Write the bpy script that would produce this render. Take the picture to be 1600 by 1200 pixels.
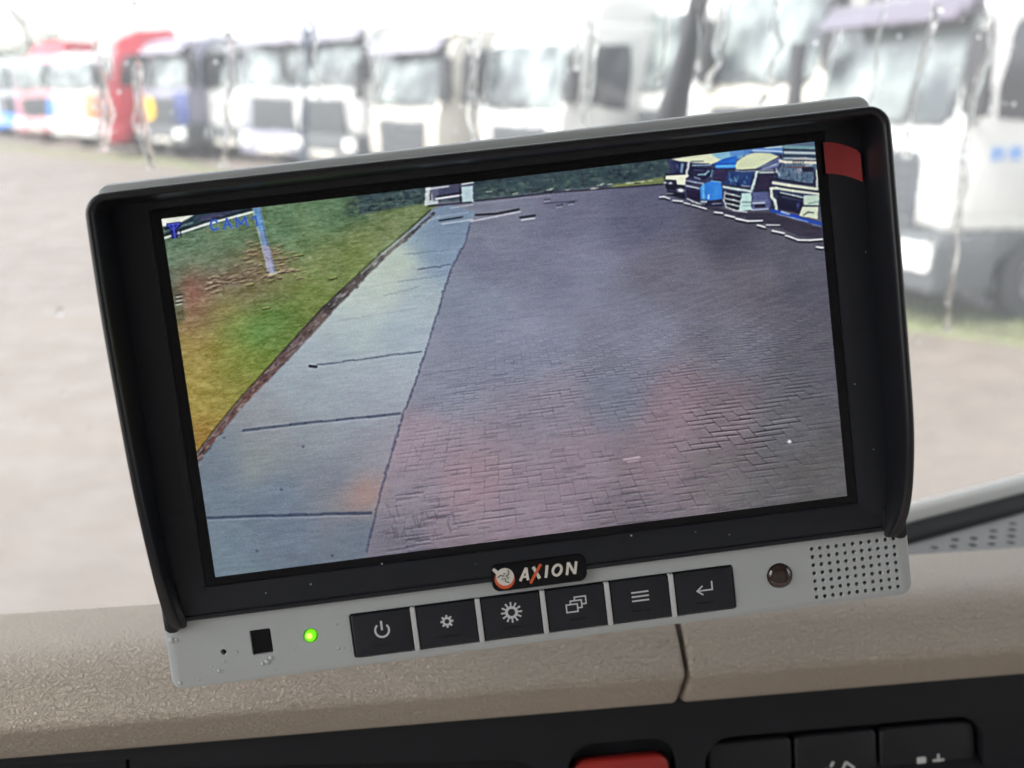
import bpy, bmesh, math, random
import numpy as np
from mathutils import Vector, Matrix, Euler
R = math.radians
rnd = random.Random(7)
for o in list(bpy.data.objects):
    bpy.data.objects.remove(o)
S = bpy.context.scene
COL = S.collection

# ------------------------------------------------------------------ camera
cd = bpy.data.cameras.new('camera')
cam = bpy.data.objects.new('camera', cd)
COL.objects.link(cam)
cam.location = (0, 0, 2.25)
cam.rotation_euler = (R(90 - 15.3), 0, 0)
cd.sensor_width = 36
cd.lens = 38.25
cd.clip_start = 0.02
cd.clip_end = 2000
cd.dof.use_dof = True
cd.dof.focus_distance = 0.358
cd.dof.aperture_fstop = 10
S.camera = cam

# ------------------------------------------------------------------ sky, sun, exposure
SUN_EL, SUN_AZ = 46, -118          # azimuth from straight ahead (+Y), negative = to the left
W = bpy.data.worlds.new('World')
S.world = W
W.use_nodes = True
nt = W.node_tree
nt.nodes.clear()
sky = nt.nodes.new('ShaderNodeTexSky')
sky.sky_type = 'NISHITA'
sky.sun_disc = False
sky.sun_elevation = R(SUN_EL)
sky.sun_rotation = R(SUN_AZ)
sky.air_density = 1.2
sky.dust_density = 2.0
sky.ozone_density = 1.5
hs = nt.nodes.new('ShaderNodeHueSaturation')
hs.inputs['Saturation'].default_value = 0.22
bgn = nt.nodes.new('ShaderNodeBackground')
bgn.inputs['Strength'].default_value = 0.15
wo = nt.nodes.new('ShaderNodeOutputWorld')
nt.links.new(sky.outputs[0], hs.inputs['Color'])
nt.links.new(hs.outputs[0], bgn.inputs[0])
nt.links.new(bgn.outputs[0], wo.inputs[0])

sl = bpy.data.lights.new('sun', 'SUN')
sl.energy = 1.5
sl.angle = R(25)
sl.color = (1, .965, .92)
so = bpy.data.objects.new('sun', sl)
COL.objects.link(so)
sd = Vector((math.sin(R(SUN_AZ)) * math.cos(R(SUN_EL)), math.cos(R(SUN_AZ)) * math.cos(R(SUN_EL)), math.sin(R(SUN_EL))))
so.rotation_euler = sd.to_track_quat('Z', 'Y').to_euler()

EXPO = 1.85
S.view_settings.view_transform = 'Standard'
S.view_settings.look = 'None'
S.view_settings.gamma = 1
S.view_settings.exposure = EXPO
S.cycles.use_denoising = True
S.cycles.max_bounces = 10
S.cycles.transmission_bounces = 8
S.cycles.transparent_max_bounces = 12
S.cycles.sample_clamp_indirect = 6
S.cycles.caustics_refractive = True
S.cycles.caustics_reflective = False

# ------------------------------------------------------------------ materials
def lin(c):
    return tuple(((v / 255) / 12.92 if v / 255 <= .04045 else ((v / 255 + .055) / 1.055) ** 2.4) for v in c)

def mat(name, col, rough=.5, metal=0, spec=.5, noise=0, nscale=20, bump=0, bscale=200, coat=0, emit=None, estr=0, var=None):
    m = bpy.data.materials.new(name)
    m.use_nodes = True
    n = m.node_tree.nodes
    l = m.node_tree.links
    b = n['Principled BSDF']
    b.inputs['Base Color'].default_value = (*col, 1)
    b.inputs['Roughness'].default_value = rough
    b.inputs['Metallic'].default_value = metal
    b.inputs['Specular IOR Level'].default_value = spec
    b.inputs['Coat Weight'].default_value = coat
    tc = n.new('ShaderNodeTexCoord')
    if noise:
        t = n.new('ShaderNodeTexNoise')
        t.inputs['Scale'].default_value = nscale
        t.inputs['Detail'].default_value = 6
        l.new(tc.outputs['Object'], t.inputs['Vector'])
        mx = n.new('ShaderNodeMix')
        mx.data_type = 'RGBA'
        c2 = var or tuple(min(1, c * (1 - noise)) for c in col)
        mx.inputs['A'].default_value = (*c2, 1)
        mx.inputs['B'].default_value = (*tuple(min(1, c * (1 + noise)) for c in col), 1)
        l.new(t.outputs['Fac'], mx.inputs['Factor'])
        l.new(mx.outputs['Result'], b.inputs['Base Color'])
    if bump:
        t = n.new('ShaderNodeTexNoise')
        t.inputs['Scale'].default_value = bscale
        t.inputs['Detail'].default_value = 4
        l.new(tc.outputs['Object'], t.inputs['Vector'])
        bp = n.new('ShaderNodeBump')
        bp.inputs['Strength'].default_value = bump
        bp.inputs['Distance'].default_value = .2 / bscale
        l.new(t.outputs['Fac'], bp.inputs['Height'])
        l.new(bp.outputs[0], b.inputs['Normal'])
    if emit:
        b.inputs['Emission Color'].default_value = (*emit, 1)
        b.inputs['Emission Strength'].default_value = estr
    return m

# ------------------------------------------------------------------ mesh helpers
def link(name, me, m=None, parent=None, smooth=None):
    o = bpy.data.objects.new(name, me)
    COL.objects.link(o)
    if m is not None and not me.materials:
        me.materials.append(m)
    if parent is not None:
        o.parent = parent
    if smooth is not None:
        me.shade_smooth()
        if smooth < 180:
            me.set_sharp_from_angle(angle=R(smooth))
    return o

def tag(o, label=None, cat=None, group=None, kind=None):
    if label: o['label'] = label
    if cat: o['category'] = cat
    if group: o['group'] = group
    if kind: o['kind'] = kind
    return o

def thing(name, label, cat, loc=(0, 0, 0), rz=0, group=None):
    o = bpy.data.objects.new(name, None)
    o.empty_display_size = .1
    COL.objects.link(o)
    o.location = loc
    o.rotation_euler = (0, 0, rz)
    return tag(o, label, cat, group)

def obj(name, bm, m, parent=None, bevel=0, seg=2, smooth=35):
    if bevel:
        bmesh.ops.remove_doubles(bm, verts=bm.verts, dist=1e-7)
        es = [e for e in bm.edges if e.is_manifold and e.calc_face_angle(0) > R(30)]
        bmesh.ops.bevel(bm, geom=es, offset=bevel, segments=seg, profile=.5, affect='EDGES', clamp_overlap=True)
    bmesh.ops.recalc_face_normals(bm, faces=bm.faces)
    me = bpy.data.meshes.new(name)
    bm.to_mesh(me)
    bm.free()
    return link(name, me, m, parent, smooth)

def box(bm, x0, x1, y0, y1, z0, z1, M=None):
    vs = [bm.verts.new((x, y, z)) for x in (x0, x1) for y in (y0, y1) for z in (z0, z1)]
    for q in ((0, 1, 3, 2), (4, 6, 7, 5), (0, 4, 5, 1), (2, 3, 7, 6), (0, 2, 6, 4), (1, 5, 7, 3)):
        bm.faces.new([vs[i] for i in q])
    if M is not None:
        for v in vs: v.co = M @ v.co
    return vs

def prism(bm, pts, z0, z1, axis='z', M=None):
    def P(a, b, c):
        return {'z': (a, b, c), 'x': (c, a, b), 'y': (a, c, b)}[axis]
    A = [bm.verts.new(P(p[0], p[1], z0)) for p in pts]
    B = [bm.verts.new(P(p[0], p[1], z1)) for p in pts]
    n = len(pts)
    bm.faces.new(A[::-1]); bm.faces.new(B)
    for i in range(n):
        bm.faces.new((A[i], A[(i + 1) % n], B[(i + 1) % n], B[i]))
    if M is not None:
        for v in A + B: v.co = M @ v.co

def rrect(x0, x1, y0, y1, r, n=6):
    out = []
    for cx, cy, a in ((x1 - r, y0 + r, -90), (x1 - r, y1 - r, 0), (x0 + r, y1 - r, 90), (x0 + r, y0 + r, 180)):
        for i in range(n + 1):
            t = R(a + 90 * i / n)
            out.append((cx + r * math.cos(t), cy + r * math.sin(t)))
    return out

def disc(cx, cy, r, n=24, a0=0):
    return [(cx + r * math.cos(a0 + 2 * math.pi * i / n), cy + r * math.sin(a0 + 2 * math.pi * i / n)) for i in range(n)]

def ring(bm, outer, inner, z0, z1):
    """flat frame between two loops with equal point counts"""
    n = len(outer)
    vo0 = [bm.verts.new((*p, z0)) for p in outer]; vo1 = [bm.verts.new((*p, z1)) for p in outer]
    vi0 = [bm.verts.new((*p, z0)) for p in inner]; vi1 = [bm.verts.new((*p, z1)) for p in inner]
    for i in range(n):
        j = (i + 1) % n
        bm.faces.new((vo1[i], vo1[j], vi1[j], vi1[i]))
        bm.faces.new((vo0[j], vo0[i], vi0[i], vi0[j]))
        bm.faces.new((vo0[i], vo0[j], vo1[j], vo1[i]))
        bm.faces.new((vi0[j], vi0[i], vi1[i], vi1[j]))

def stroke(bm, pts, w, z0, z1, closed=False):
    """a line of constant width drawn as one mitred band, extruded"""
    P = [Vector(p) for p in pts]
    n = len(P)
    L_, R_ = [], []
    for i in range(n):
        a = P[i - 1] if (i > 0 or closed) else None
        b = P[(i + 1) % n] if (i < n - 1 or closed) else None
        d1 = (P[i] - a).normalized() if a is not None else None
        d2 = (b - P[i]).normalized() if b is not None else None
        d1 = d1 or d2; d2 = d2 or d1
        n1 = Vector((-d1.y, d1.x)); n2 = Vector((-d2.y, d2.x))
        m = (n1 + n2).normalized()
        k = min(2.0, 1 / max(.3, m.dot(n1)))
        L_.append(P[i] + m * w / 2 * k); R_.append(P[i] - m * w / 2 * k)
    V = [[bm.verts.new((q.x, q.y, z)) for q in side] for z in (z0, z1) for side in (L_, R_)]
    l0, r0, l1, r1 = V
    rng = range(n if closed else n - 1)
    for i in rng:
        j = (i + 1) % n
        bm.faces.new((l1[i], r1[i], r1[j], l1[j]))
        bm.faces.new((l0[j], r0[j], r0[i], l0[i]))
        bm.faces.new((l0[i], l1[i], l1[j], l0[j]))
        bm.faces.new((r0[j], r1[j], r1[i], r0[i]))
    if not closed:
        bm.faces.new((l0[0], r0[0], r1[0], l1[0])); bm.faces.new((l1[-1], r1[-1], r0[-1], l0[-1]))

def tube(bm, pts, rad, n=8, caps=True):
    pts = [Vector(p) for p in pts]
    rings = []
    for i, p in enumerate(pts):
        d = (pts[min(i + 1, len(pts) - 1)] - pts[max(i - 1, 0)]).normalized()
        a = d.orthogonal().normalized() if i == 0 else (prev - d * prev.dot(d)).normalized()
        prev = a
        b = d.cross(a)
        r = rad[i] if isinstance(rad, (list, tuple)) else rad
        rings.append([bm.verts.new(p + (a * math.cos(2 * math.pi * k / n) + b * math.sin(2 * math.pi * k / n)) * r) for k in range(n)])
    for A, B in zip(rings, rings[1:]):
        for k in range(n):
            bm.faces.new((A[k], A[(k + 1) % n], B[(k + 1) % n], B[k]))
    if caps:
        bm.faces.new(rings[0][::-1]); bm.faces.new(rings[-1])

def lathe(bm, prof, n=24, M=None):
    """profile (r, x) turned about the X axis"""
    rings = [[bm.verts.new((x, r * math.cos(2 * math.pi * k / n), r * math.sin(2 * math.pi * k / n))) for k in range(n)] for r, x in prof]
    for A, B in zip(rings, rings[1:]):
        for k in range(n):
            bm.faces.new((A[k], A[(k + 1) % n], B[(k + 1) % n], B[k]))
    bm.faces.new(rings[0][::-1]); bm.faces.new(rings[-1])
    if M is not None:
        for rg in rings:
            for v in rg: v.co = M @ v.co

# ================================================================== SETTING: ground
mg = bpy.data.materials.new('paving'); mg.use_nodes = True
n = mg.node_tree.nodes; l = mg.node_tree.links; b = n['Principled BSDF']
tc = n.new('ShaderNodeTexCoord')
t1 = n.new('ShaderNodeTexNoise'); t1.inputs['Scale'].default_value = .35; t1.inputs['Detail'].default_value = 5
t2 = n.new('ShaderNodeTexNoise'); t2.inputs['Scale'].default_value = 2.3; t2.inputs['Detail'].default_value = 8
br = n.new('ShaderNodeTexBrick'); br.inputs['Scale'].default_value = 4.5
br.inputs['Color1'].default_value = (.180, .148, .122, 1); br.inputs['Color2'].default_value = (.158, .130, .108, 1); br.inputs['Mortar'].default_value = (.128, .108, .094, 1)
br.inputs['Mortar Size'].default_value = .012
for t in (t1, t2, br): l.new(tc.outputs['Object'], t.inputs['Vector'])
cr = n.new('ShaderNodeValToRGB'); cr.color_ramp.elements[0].position = .35; cr.color_ramp.elements[0].color = (.84, .84, .84, 1); cr.color_ramp.elements[1].position = .68; cr.color_ramp.elements[1].color = (1.1, 1.1, 1.1, 1)
l.new(t1.outputs['Fac'], cr.inputs[0])
mm = n.new('ShaderNodeMix'); mm.data_type = 'RGBA'; mm.blend_type = 'MULTIPLY'; mm.inputs['Factor'].default_value = 1
l.new(br.outputs[0], mm.inputs['A']); l.new(cr.outputs[0], mm.inputs['B']); l.new(mm.outputs['Result'], b.inputs['Base Color'])
rr = n.new('ShaderNodeMapRange'); rr.inputs['From Min'].default_value = .4; rr.inputs['From Max'].default_value = .62; rr.inputs['To Min'].default_value = .8; rr.inputs['To Max'].default_value = .45
l.new(t2.outputs['Fac'], rr.inputs['Value']); l.new(rr.outputs[0], b.inputs['Roughness'])
bm = bmesh.new(); N = 40
grid = [[bm.verts.new((-600 + 1200 * i / N, -600 + 1200 * j / N, 0)) for j in range(N + 1)] for i in range(N + 1)]
for i in range(N):
    for j in range(N): bm.faces.new((grid[i][j], grid[i + 1][j], grid[i + 1][j + 1], grid[i][j + 1]))
tag(obj('ground', bm, mg), 'wide rain-wet beige paved yard stretching to the parked lorries', kind='structure')

# low grass verge the lorries stand on: follows the curved row
verge_front = [(9, 8.2), (4.6, 9.4), (2.6, 11.2), (1.1, 14.3), (-1.5, 17.5), (-5.5, 24.5), (-9.5, 32.0), (-14.5, 36.5), (-22, 45), (-34, 60)]
bm = bmesh.new()
A = []; B = []; A2 = []
for x, y in verge_front:
    d = Vector((x, y)).normalized()
    w = .9 if x > 3 else .7
    A.append(bm.verts.new((x, y, .004))); A2.append(bm.verts.new((x + d.x * .06, y + d.y * .06, .05))); B.append(bm.verts.new((x + d.x * w * (1 + y / 14), y + d.y * w * (1 + y / 14), .05)))
for i in range(len(A) - 1):
    bm.faces.new((A[i], A[i + 1], A2[i + 1], A2[i])); bm.faces.new((A2[i], A2[i + 1], B[i + 1], B[i]))
m_grass = mat('verge_grass', (.095, .125, .045), .9, noise=.4, nscale=2, var=(.15, .128, .09), bump=1, bscale=30)
tag(obj('grass_verge', bm, m_grass), 'thin mossy green verge along the front of the lorries', kind='structure')
# grass blades on the near part
gme = bpy.data.meshes.new('grass')
vs, fs = [], []
for k in range(9000):
    i = rnd.choices(range(len(verge_front) - 1), weights=[6, 4, 2, 1, 1, .6, .5, .4, .4])[0]
    t = rnd.random(); x0, y0 = verge_front[i]; x1, y1 = verge_front[i + 1]
    x, y = x0 + (x1 - x0) * t, y0 + (y1 - y0) * t
    d = Vector((x, y)).normalized(); w = .9 if x > 3 else .7
    s_ = rnd.random() * w * (1 + y / 14)
    x += d.x * s_; y += d.y * s_
    h = rnd.uniform(.03, .1); a = rnd.random() * 6.28; q = len(vs); lx, ly = rnd.uniform(-.04, .04), rnd.uniform(-.04, .04)
    c, s2 = math.cos(a) * .008, math.sin(a) * .008
    vs += [(x - c, y - s2, .04), (x + c, y + s2, .04), (x + lx, y + ly, .04 + h)]; fs.append((q, q + 1, q + 2))
gme.from_pydata(vs, [], fs)
tag(link('grass', gme, m_grass), 'short grass and moss growing on the verge', 'grass', kind='stuff')

# ================================================================== SETTING: own cab
PHI = R(8.5)
dash = bpy.data.objects.new('dashboard', None); COL.objects.link(dash)
dash.rotation_euler = (0, 0, PHI)
tag(dash, 'beige leather-covered truck dashboard running below the windscreen', 'dashboard')
# leather
ml = bpy.data.materials.new('beige_leather'); ml.use_nodes = True
n = ml.node_tree.nodes; l = ml.node_tree.links; b = n['Principled BSDF']
tc = n.new('ShaderNodeTexCoord')
mp = n.new('ShaderNodeMapping'); mp.inputs['Rotation'].default_value = (0, 0, .5); mp.inputs['Scale'].default_value = (.72, 1, 1.0); l.new(tc.outputs['Object'], mp.inputs[0])
nz = n.new('ShaderNodeTexNoise'); nz.inputs['Scale'].default_value = 170; nz.inputs['Detail'].default_value = 4; l.new(mp.outputs[0], nz.inputs['Vector'])
ad = n.new('ShaderNodeVectorMath'); ad.operation = 'MULTIPLY_ADD'; ad.inputs[1].default_value = (.0032,) * 3
l.new(nz.outputs['Color'], ad.inputs[0]); l.new(mp.outputs[0], ad.inputs[2])
vo = n.new('ShaderNodeTexVoronoi'); vo.feature = 'DISTANCE_TO_EDGE'; vo.inputs['Scale'].default_value = 470; l.new(ad.outputs[0], vo.inputs['Vector'])
vo2 = n.new('ShaderNodeTexVoronoi'); vo2.feature = 'SMOOTH_F1'; vo2.inputs['Scale'].default_value = 1100; l.new(ad.outputs[0], vo2.inputs['Vector'])
mr = n.new('ShaderNodeMapRange'); mr.inputs['From Max'].default_value = .13; l.new(vo.outputs['Distance'], mr.inputs['Value'])
mz = n.new('ShaderNodeMath'); mz.operation = 'MULTIPLY_ADD'; mz.inputs[1].default_value = -.22; l.new(vo2.outputs['Distance'], mz.inputs[0]); l.new(mr.outputs[0], mz.inputs[2])
mp2 = n.new('ShaderNodeMapping'); mp2.inputs['Rotation'].default_value = (0, .35, .6); mp2.inputs['Scale'].default_value = (.55, 1, 1.15); l.new(tc.outputs['Object'], mp2.inputs[0])
rg = n.new('ShaderNodeTexNoise'); rg.inputs['Scale'].default_value = 620; rg.inputs['Detail'].default_value = 3.5; rg.inputs['Roughness'].default_value = .55; rg.inputs['Distortion'].default_value = .7; l.new(mp2.outputs[0], rg.inputs['Vector'])
r1 = n.new('ShaderNodeMath'); r1.operation = 'SUBTRACT'; r1.inputs[1].default_value = .5; l.new(rg.outputs['Fac'], r1.inputs[0])
r2 = n.new('ShaderNodeMath'); r2.operation = 'ABSOLUTE'; l.new(r1.outputs[0], r2.inputs[0])
r3 = n.new('ShaderNodeMath'); r3.operation = 'MULTIPLY'; r3.inputs[1].default_value = 7.0; r3.use_clamp = True; l.new(r2.outputs[0], r3.inputs[0])
r4 = n.new('ShaderNodeMath'); r4.operation = 'MULTIPLY_ADD'; r4.inputs[1].default_value = .30; l.new(mz.outputs[0], r4.inputs[0]); l.new(r3.outputs[0], r4.inputs[2])
bp = n.new('ShaderNodeBump'); bp.inputs['Strength'].default_value = .9; bp.inputs['Distance'].default_value = .00062
l.new(r4.outputs[0], bp.inputs['Height']); l.new(bp.outputs[0], b.inputs['Normal'])
nb = n.new('ShaderNodeTexNoise'); nb.inputs['Scale'].default_value = 9; nb.inputs['Detail'].default_value = 6; l.new(tc.outputs['Object'], nb.inputs['Vector'])
mx = n.new('ShaderNodeMix'); mx.data_type = 'RGBA'; mx.inputs['A'].default_value = (.43, .368, .300, 1); mx.inputs['B'].default_value = (.54, .472, .395, 1)
l.new(nb.outputs['Fac'], mx.inputs['Factor']); l.new(mx.outputs['Result'], b.inputs['Base Color'])
b.inputs['Roughness'].default_value = .48; b.inputs['Specular IOR Level'].default_value = .45

def resample(prof, n=5):
    """round the corners of a (v, z) profile: each point carries its corner radius"""
    out = []
    for i, (v, z, r) in enumerate(prof):
        if r == 0 or i in (0, len(prof) - 1):
            out.append((v, z)); continue
        p = Vector((v, z)); a = (Vector(prof[i - 1][:2]) - p); c = (Vector(prof[i + 1][:2]) - p)
        ra = min(r, a.length * .45); rc = min(r, c.length * .45)
        pa = p + a.normalized() * ra; pc = p + c.normalized() * rc
        for k in range(n + 1):
            t = k / n
            q = pa * (1 - t) ** 2 + p * 2 * t * (1 - t) + pc * t * t
            out.append((q.x, q.y))
    return out

def sweep_panel(name, prof, u0, u1, m, parent, step=.02, edge=.0025, ends=(True, True)):
    """profile swept along u with rounded-in ends at the seams"""
    us = [u0 + (u1 - u0) * k / max(1, round((u1 - u0) / step)) for k in range(max(1, round((u1 - u0) / step)) + 1)]
    stations = [(q, 0) for q in us]
    e = edge
    st = []
    if ends[0]: st += [(u0, e), (u0 + e * .15, e * .5), (u0 + e * .5, e * .15), (u0 + e, 0)]
    else: st += [(u0, 0)]
    st += [(q, 0) for q in us[1:-1] if u0 + e * 1.5 < q < u1 - e * 1.5]
    if ends[1]: st += [(u1 - e, 0), (u1 - e * .5, e * .15), (u1 - e * .15, e * .5), (u1, e)]
    else: st += [(u1, 0)]
    bm = bmesh.new()
    cv = sum(p[0] for p in prof) / len(prof); cz = sum(p[1] for p in prof) / len(prof)
    C0 = Vector((cv, cz))
    rows = []
    for q, ins in st:
        row = []
        for v, z in prof:
            p = Vector((v, z)); d = (C0 - p); p = p + d.normalized() * ins
            row.append(bm.verts.new((q, p.x, p.y)))
        rows.append(row)
    k = len(prof)
    for a_, b_ in zip(rows, rows[1:]):
        for i in range(k):
            bm.faces.new((a_[i], a_[(i + 1) % k], b_[(i + 1) % k], b_[i]))
    bm.faces.new(rows[0][::-1]); bm.faces.new(rows[-1])
    return obj(name, bm, m, parent, smooth=50)

pad = resample([(.440, 1.990, 0), (.3960, 1.9965, .0022), (.3855, 2.0155, .0032), (.4060, 2.0365, .018), (.470, 2.0245, .008), (.476, 1.995, 0)], 8)
SEAM = .1313
def pad_tilt(o): return o
sweep_panel('leather_pad', pad, -.62, SEAM - .0009, ml, dash, ends=(False, True))
sweep_panel('leather_pad', pad, SEAM + .0009, .75, ml, dash, ends=(True, False))
# black lower fascia
m_fascia = mat('fascia_plastic', (.0065, .0075, .0105), .62, spec=.3, noise=.25, nscale=60, bump=.5, bscale=2200)
m_dark = mat('dark_gap', (.006, .006, .007), .7)
m_switch = mat('switch_plastic', (.009, .010, .013), .45, spec=.35, bump=.3, bscale=2500, noise=.2, nscale=90)

def carve(o, cutters, bevel=0, seg=2, angle=40):
    """cut real pockets into o, then round the edges"""
    for c in cutters:
        md = o.modifiers.new('cut', 'BOOLEAN'); md.operation = 'DIFFERENCE'; md.solver = 'EXACT'; md.object = c
    if bevel:
        bv = o.modifiers.new('round', 'BEVEL'); bv.width = bevel; bv.segments = seg; bv.limit_method = 'ANGLE'; bv.angle_limit = R(angle); bv.use_clamp_overlap = True
    bpy.context.view_layer.update()
    dg = bpy.context.evaluated_depsgraph_get()
    me = bpy.data.meshes.new_from_object(o.evaluated_get(dg))
    o.modifiers.clear()
    o.data = me
    me.shade_smooth(); me.set_sharp_from_angle(angle=R(35))
    for c in cutters: bpy.data.objects.remove(c)
    return o

def cutter(fn, parent=None, M=None):
    bm = bmesh.new(); fn(bm)
    bmesh.ops.recalc_face_normals(bm, faces=bm.faces)
    me = bpy.data.meshes.new('cutter'); bm.to_mesh(me); bm.free()
    o = bpy.data.objects.new('cutter', me); COL.objects.link(o)
    if parent: o.parent = parent
    if M is not None: o.matrix_local = M
    return o

# fascia frame: a = along the dash, b = up the fascia, c = out of it
FM = Matrix(((1, 0, 0, 0), (0, .2425, -.970, .400), (0, .970, .2425, 1.997), (0, 0, 0, 1)))
def fb(z): return (z - 1.997) / .970
fz = bpy.data.meshes.new('fascia')
bm = bmesh.new(); box(bm, -.62, .75, -.22, .012, -.03, 0)
fascia = obj('fascia_panel', bm, m_fascia, dash); fascia.matrix_local = FM
pk = []
pk.append(cutter(lambda bm: prism(bm, rrect(.0825, .1305, -.08, fb(1.9808), .0120, 8), -.009, .01), dash, FM))
pk.append(cutter(lambda bm: prism(bm, rrect(.1428, .2725, -.08, fb(1.9785), .0125, 8), -.009, .01), dash, FM))
pk.append(cutter(lambda bm: prism(bm, [(-.088, -.10), (.0690, -.10)] + [(.0690 - .009 + .009 * math.cos(R(a)), fb(1.9768) - .009 + .009 * math.sin(R(a))) for a in range(0, 91, 15)] + [(-.088, fb(1.9862))], -.008, .01), dash, FM))
pk.append(cutter(lambda bm: box(bm, -.0965, -.0950, -.22, fb(1.9905), -.004, .01), dash, FM))
pk.append(cutter(lambda bm: box(bm, -.0950, .80, -.0035 + fb(1.9905), fb(1.9905), -.0004, -.0003), dash, FM)) if False else None
carve(fascia, [c for c in pk if c], bevel=.0016, seg=3)

def fpart(name, fn, m, parent=None, bevel=0, seg=2):
    bm = bmesh.new(); fn(bm)
    o = obj(name, bm, m, parent or dash, bevel=bevel, seg=seg)
    if parent is None or parent is dash: o.matrix_local = FM
    return o
m_red = mat('red_switch_plastic', (.33, .020, .016), .38, bump=.2, bscale=2500, noise=.12, nscale=120)
m_sym = mat('switch_symbol_print', (.62, .62, .60), .6)
hz = fpart('hazard_switch', lambda bm: prism(bm, rrect(.0850, .1280, -.055, fb(1.9730), .006, 6), -.0085, -.0015), m_red, bevel=.0018, seg=3)
hz['label'] = 'red hazard rocker switch'
def tri(bm):
    c = (.1065, -.043)
    stroke(bm, [(c[0] + .010 * math.cos(R(a)), c[1] + .010 * math.sin(R(a))) for a in (90, 210, 330)], .0014, -.0016, -.0012, closed=True)
fpart('symbol', tri, m_sym, hz)
sw = []
for k, (a0, a1) in enumerate(((.1455, .1835), (.1852, .2232), (.2249, .2705))):
    s_ = fpart('rocker_switch', lambda bm: prism(bm, rrect(a0, a1, -.060, fb(1.9752), .0035, 5), -.0085, -.0030), m_switch, bevel=.0014, seg=3)
    sw.append(s_)
def sym2(bm):
    z0, z1 = -.0032, -.0027
    b0 = fb(1.9600)
    stroke(bm, [(.2026, b0 + .0028), (.2012, b0 + .0006)], .0010, z0, z1)
    stroke(bm, [(.1990, b0), (.1990, b0 - .008), (.2020, b0 - .010)], .0010, z0, z1)
    stroke(bm, [(.2083, b0 + .0022), (.2120, b0 - .0006), (.2098, b0 - .0042)], .0010, z0, z1)
    stroke(bm, [(.2083, b0 + .0022), (.2068, b0 - .0010), (.2068, b0 - .0060)], .0010, z0, z1)
def sym3(bm):
    z0, z1 = -.0032, -.0027
    b0 = fb(1.9600)
    prism(bm, rrect(.2420, .2462, b0 - .010, b0 + .0012, .0005, 3), z0, z1)
    stroke(bm, [(.2522, b0 + .0018), (.2522, b0 - .0036)], .0010, z0, z1)
    stroke(bm, [(.2495, b0 - .0009), (.2549, b0 - .0009)], .0010, z0, z1)
def sym1(bm):
    z0, z1 = -.0032, -.0027
    b0 = fb(1.9530)
    stroke(bm, [(.166 + .004 * math.cos(R(a)), b0 + .004 * math.sin(R(a))) for a in range(0, 181, 20)], .0010, z0, z1)
for o, f_ in zip(sw, (sym1, sym2, sym3)): fpart('symbol', f_, m_sym, o)

# defroster shelf to the right behind the padding, dark gasket and pale trim at the windscreen
m_shelf = mat('vent_plastic', (.21, .21, .205), .55, noise=.15, nscale=300, bump=.4, bscale=1800)
m_gasket = mat('gasket_rubber', (.010, .011, .012), .9)
m_trim = mat('screen_trim', (.78, .79, .76), .5)
def edge_line(t, off=0):     # from behind the monitor out to the right
    p0, p1 = Vector((.3018, .5200)), Vector((.3863, .5510)); d = (p1 - p0).normalized(); nn = Vector((-d.y, d.x))
    return p0 + d * t + nn * off
a_, b_ = edge_line(-.24), edge_line(.50)
bm = bmesh.new(); prism(bm, [(a_.x, .46), (b_.x, .46), (b_.x, b_.y), (a_.x, a_.y)], 1.99, 2.0095)
shelf = obj('defroster_grille', bm, m_shelf, dash)
def holes(bm):
    for r_ in range(7):
        for k in range(46):
            x = .155 + k * .0112 + (r_ % 2) * .0056; y = .4960 + r_ * .0082
            q = edge_line(0); lim = .5200 + (x - .3018) * .367 - .014
            if y < lim: prism(bm, [(x + .0026 * math.cos(2 * math.pi * i / 10), y + .0019 * math.sin(2 * math.pi * i / 10)) for i in range(10)], 2.003, 2.02)
h_ = cutter(holes, dash)
carve(shelf, [h_])
bm = bmesh.new()
def band(bm, o0, o1, z0, z1):
    q = [edge_line(-.24, o0), edge_line(.5, o0), edge_line(.5, o1), edge_line(-.24, o1)]
    prism(bm, [tuple(p) for p in q], z0, z1)
band(bm, -.0065, .012, 1.985, 2.0125)
obj('windscreen_gasket', bm, m_gasket, dash, bevel=.003, seg=3)
bm = bmesh.new(); band(bm, .0125, .0205, 1.985, 2.0200)
obj('windscreen_trim', bm, m_trim, dash, bevel=.003, seg=3)
bm = bmesh.new()
prism(bm, [(.47, 1.988), (.95, 1.70), (.95, 1.66), (.40, 1.70), (.38, 1.95), (.44, 1.986)], -.9, 1.1, 'x')
obj('dash_body', bm, m_fascia, dash)

# cab shell around the viewer: roof, pillars and rear wall (with open side windows)
m_head = mat('cab_lining', (.58, .57, .55), .85, noise=.1, nscale=8)
bm = bmesh.new(); prism(bm, [(.80, 2.86), (.74, 2.95), (-1.15, 2.95), (-1.15, 2.91), (.66, 2.91)], -1.05, 1.25, 'x')
o = obj('cab_roof', bm, m_head, None, bevel=.01); o.rotation_euler = (0, 0, PHI); tag(o, 'grey lining of the truck cab roof above the windscreen', kind='structure')
bm = bmesh.new(); box(bm, -1.05, 1.25, -1.18, -1.15, .9, 2.95)
o = obj('cab_wall', bm, m_head, None, bevel=.01); o.rotation_euler = (0, 0, PHI); tag(o, 'grey rear wall of the truck cab', kind='structure')
bm = bmesh.new()
for x0, x1 in ((-1.07, -1.05), (1.25, 1.27)):
    box(bm, x0, x1, -1.15, .95, .9, 1.85); box(bm, x0, x1, -1.15, -.58, 1.85, 2.95); box(bm, x0, x1, -.58, .9, 2.80, 2.95)
o = obj('cab_door', bm, m_head, None, bevel=.005); o.rotation_euler = (0, 0, PHI); tag(o, 'grey cab doors either side of the seats', kind='structure')

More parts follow.
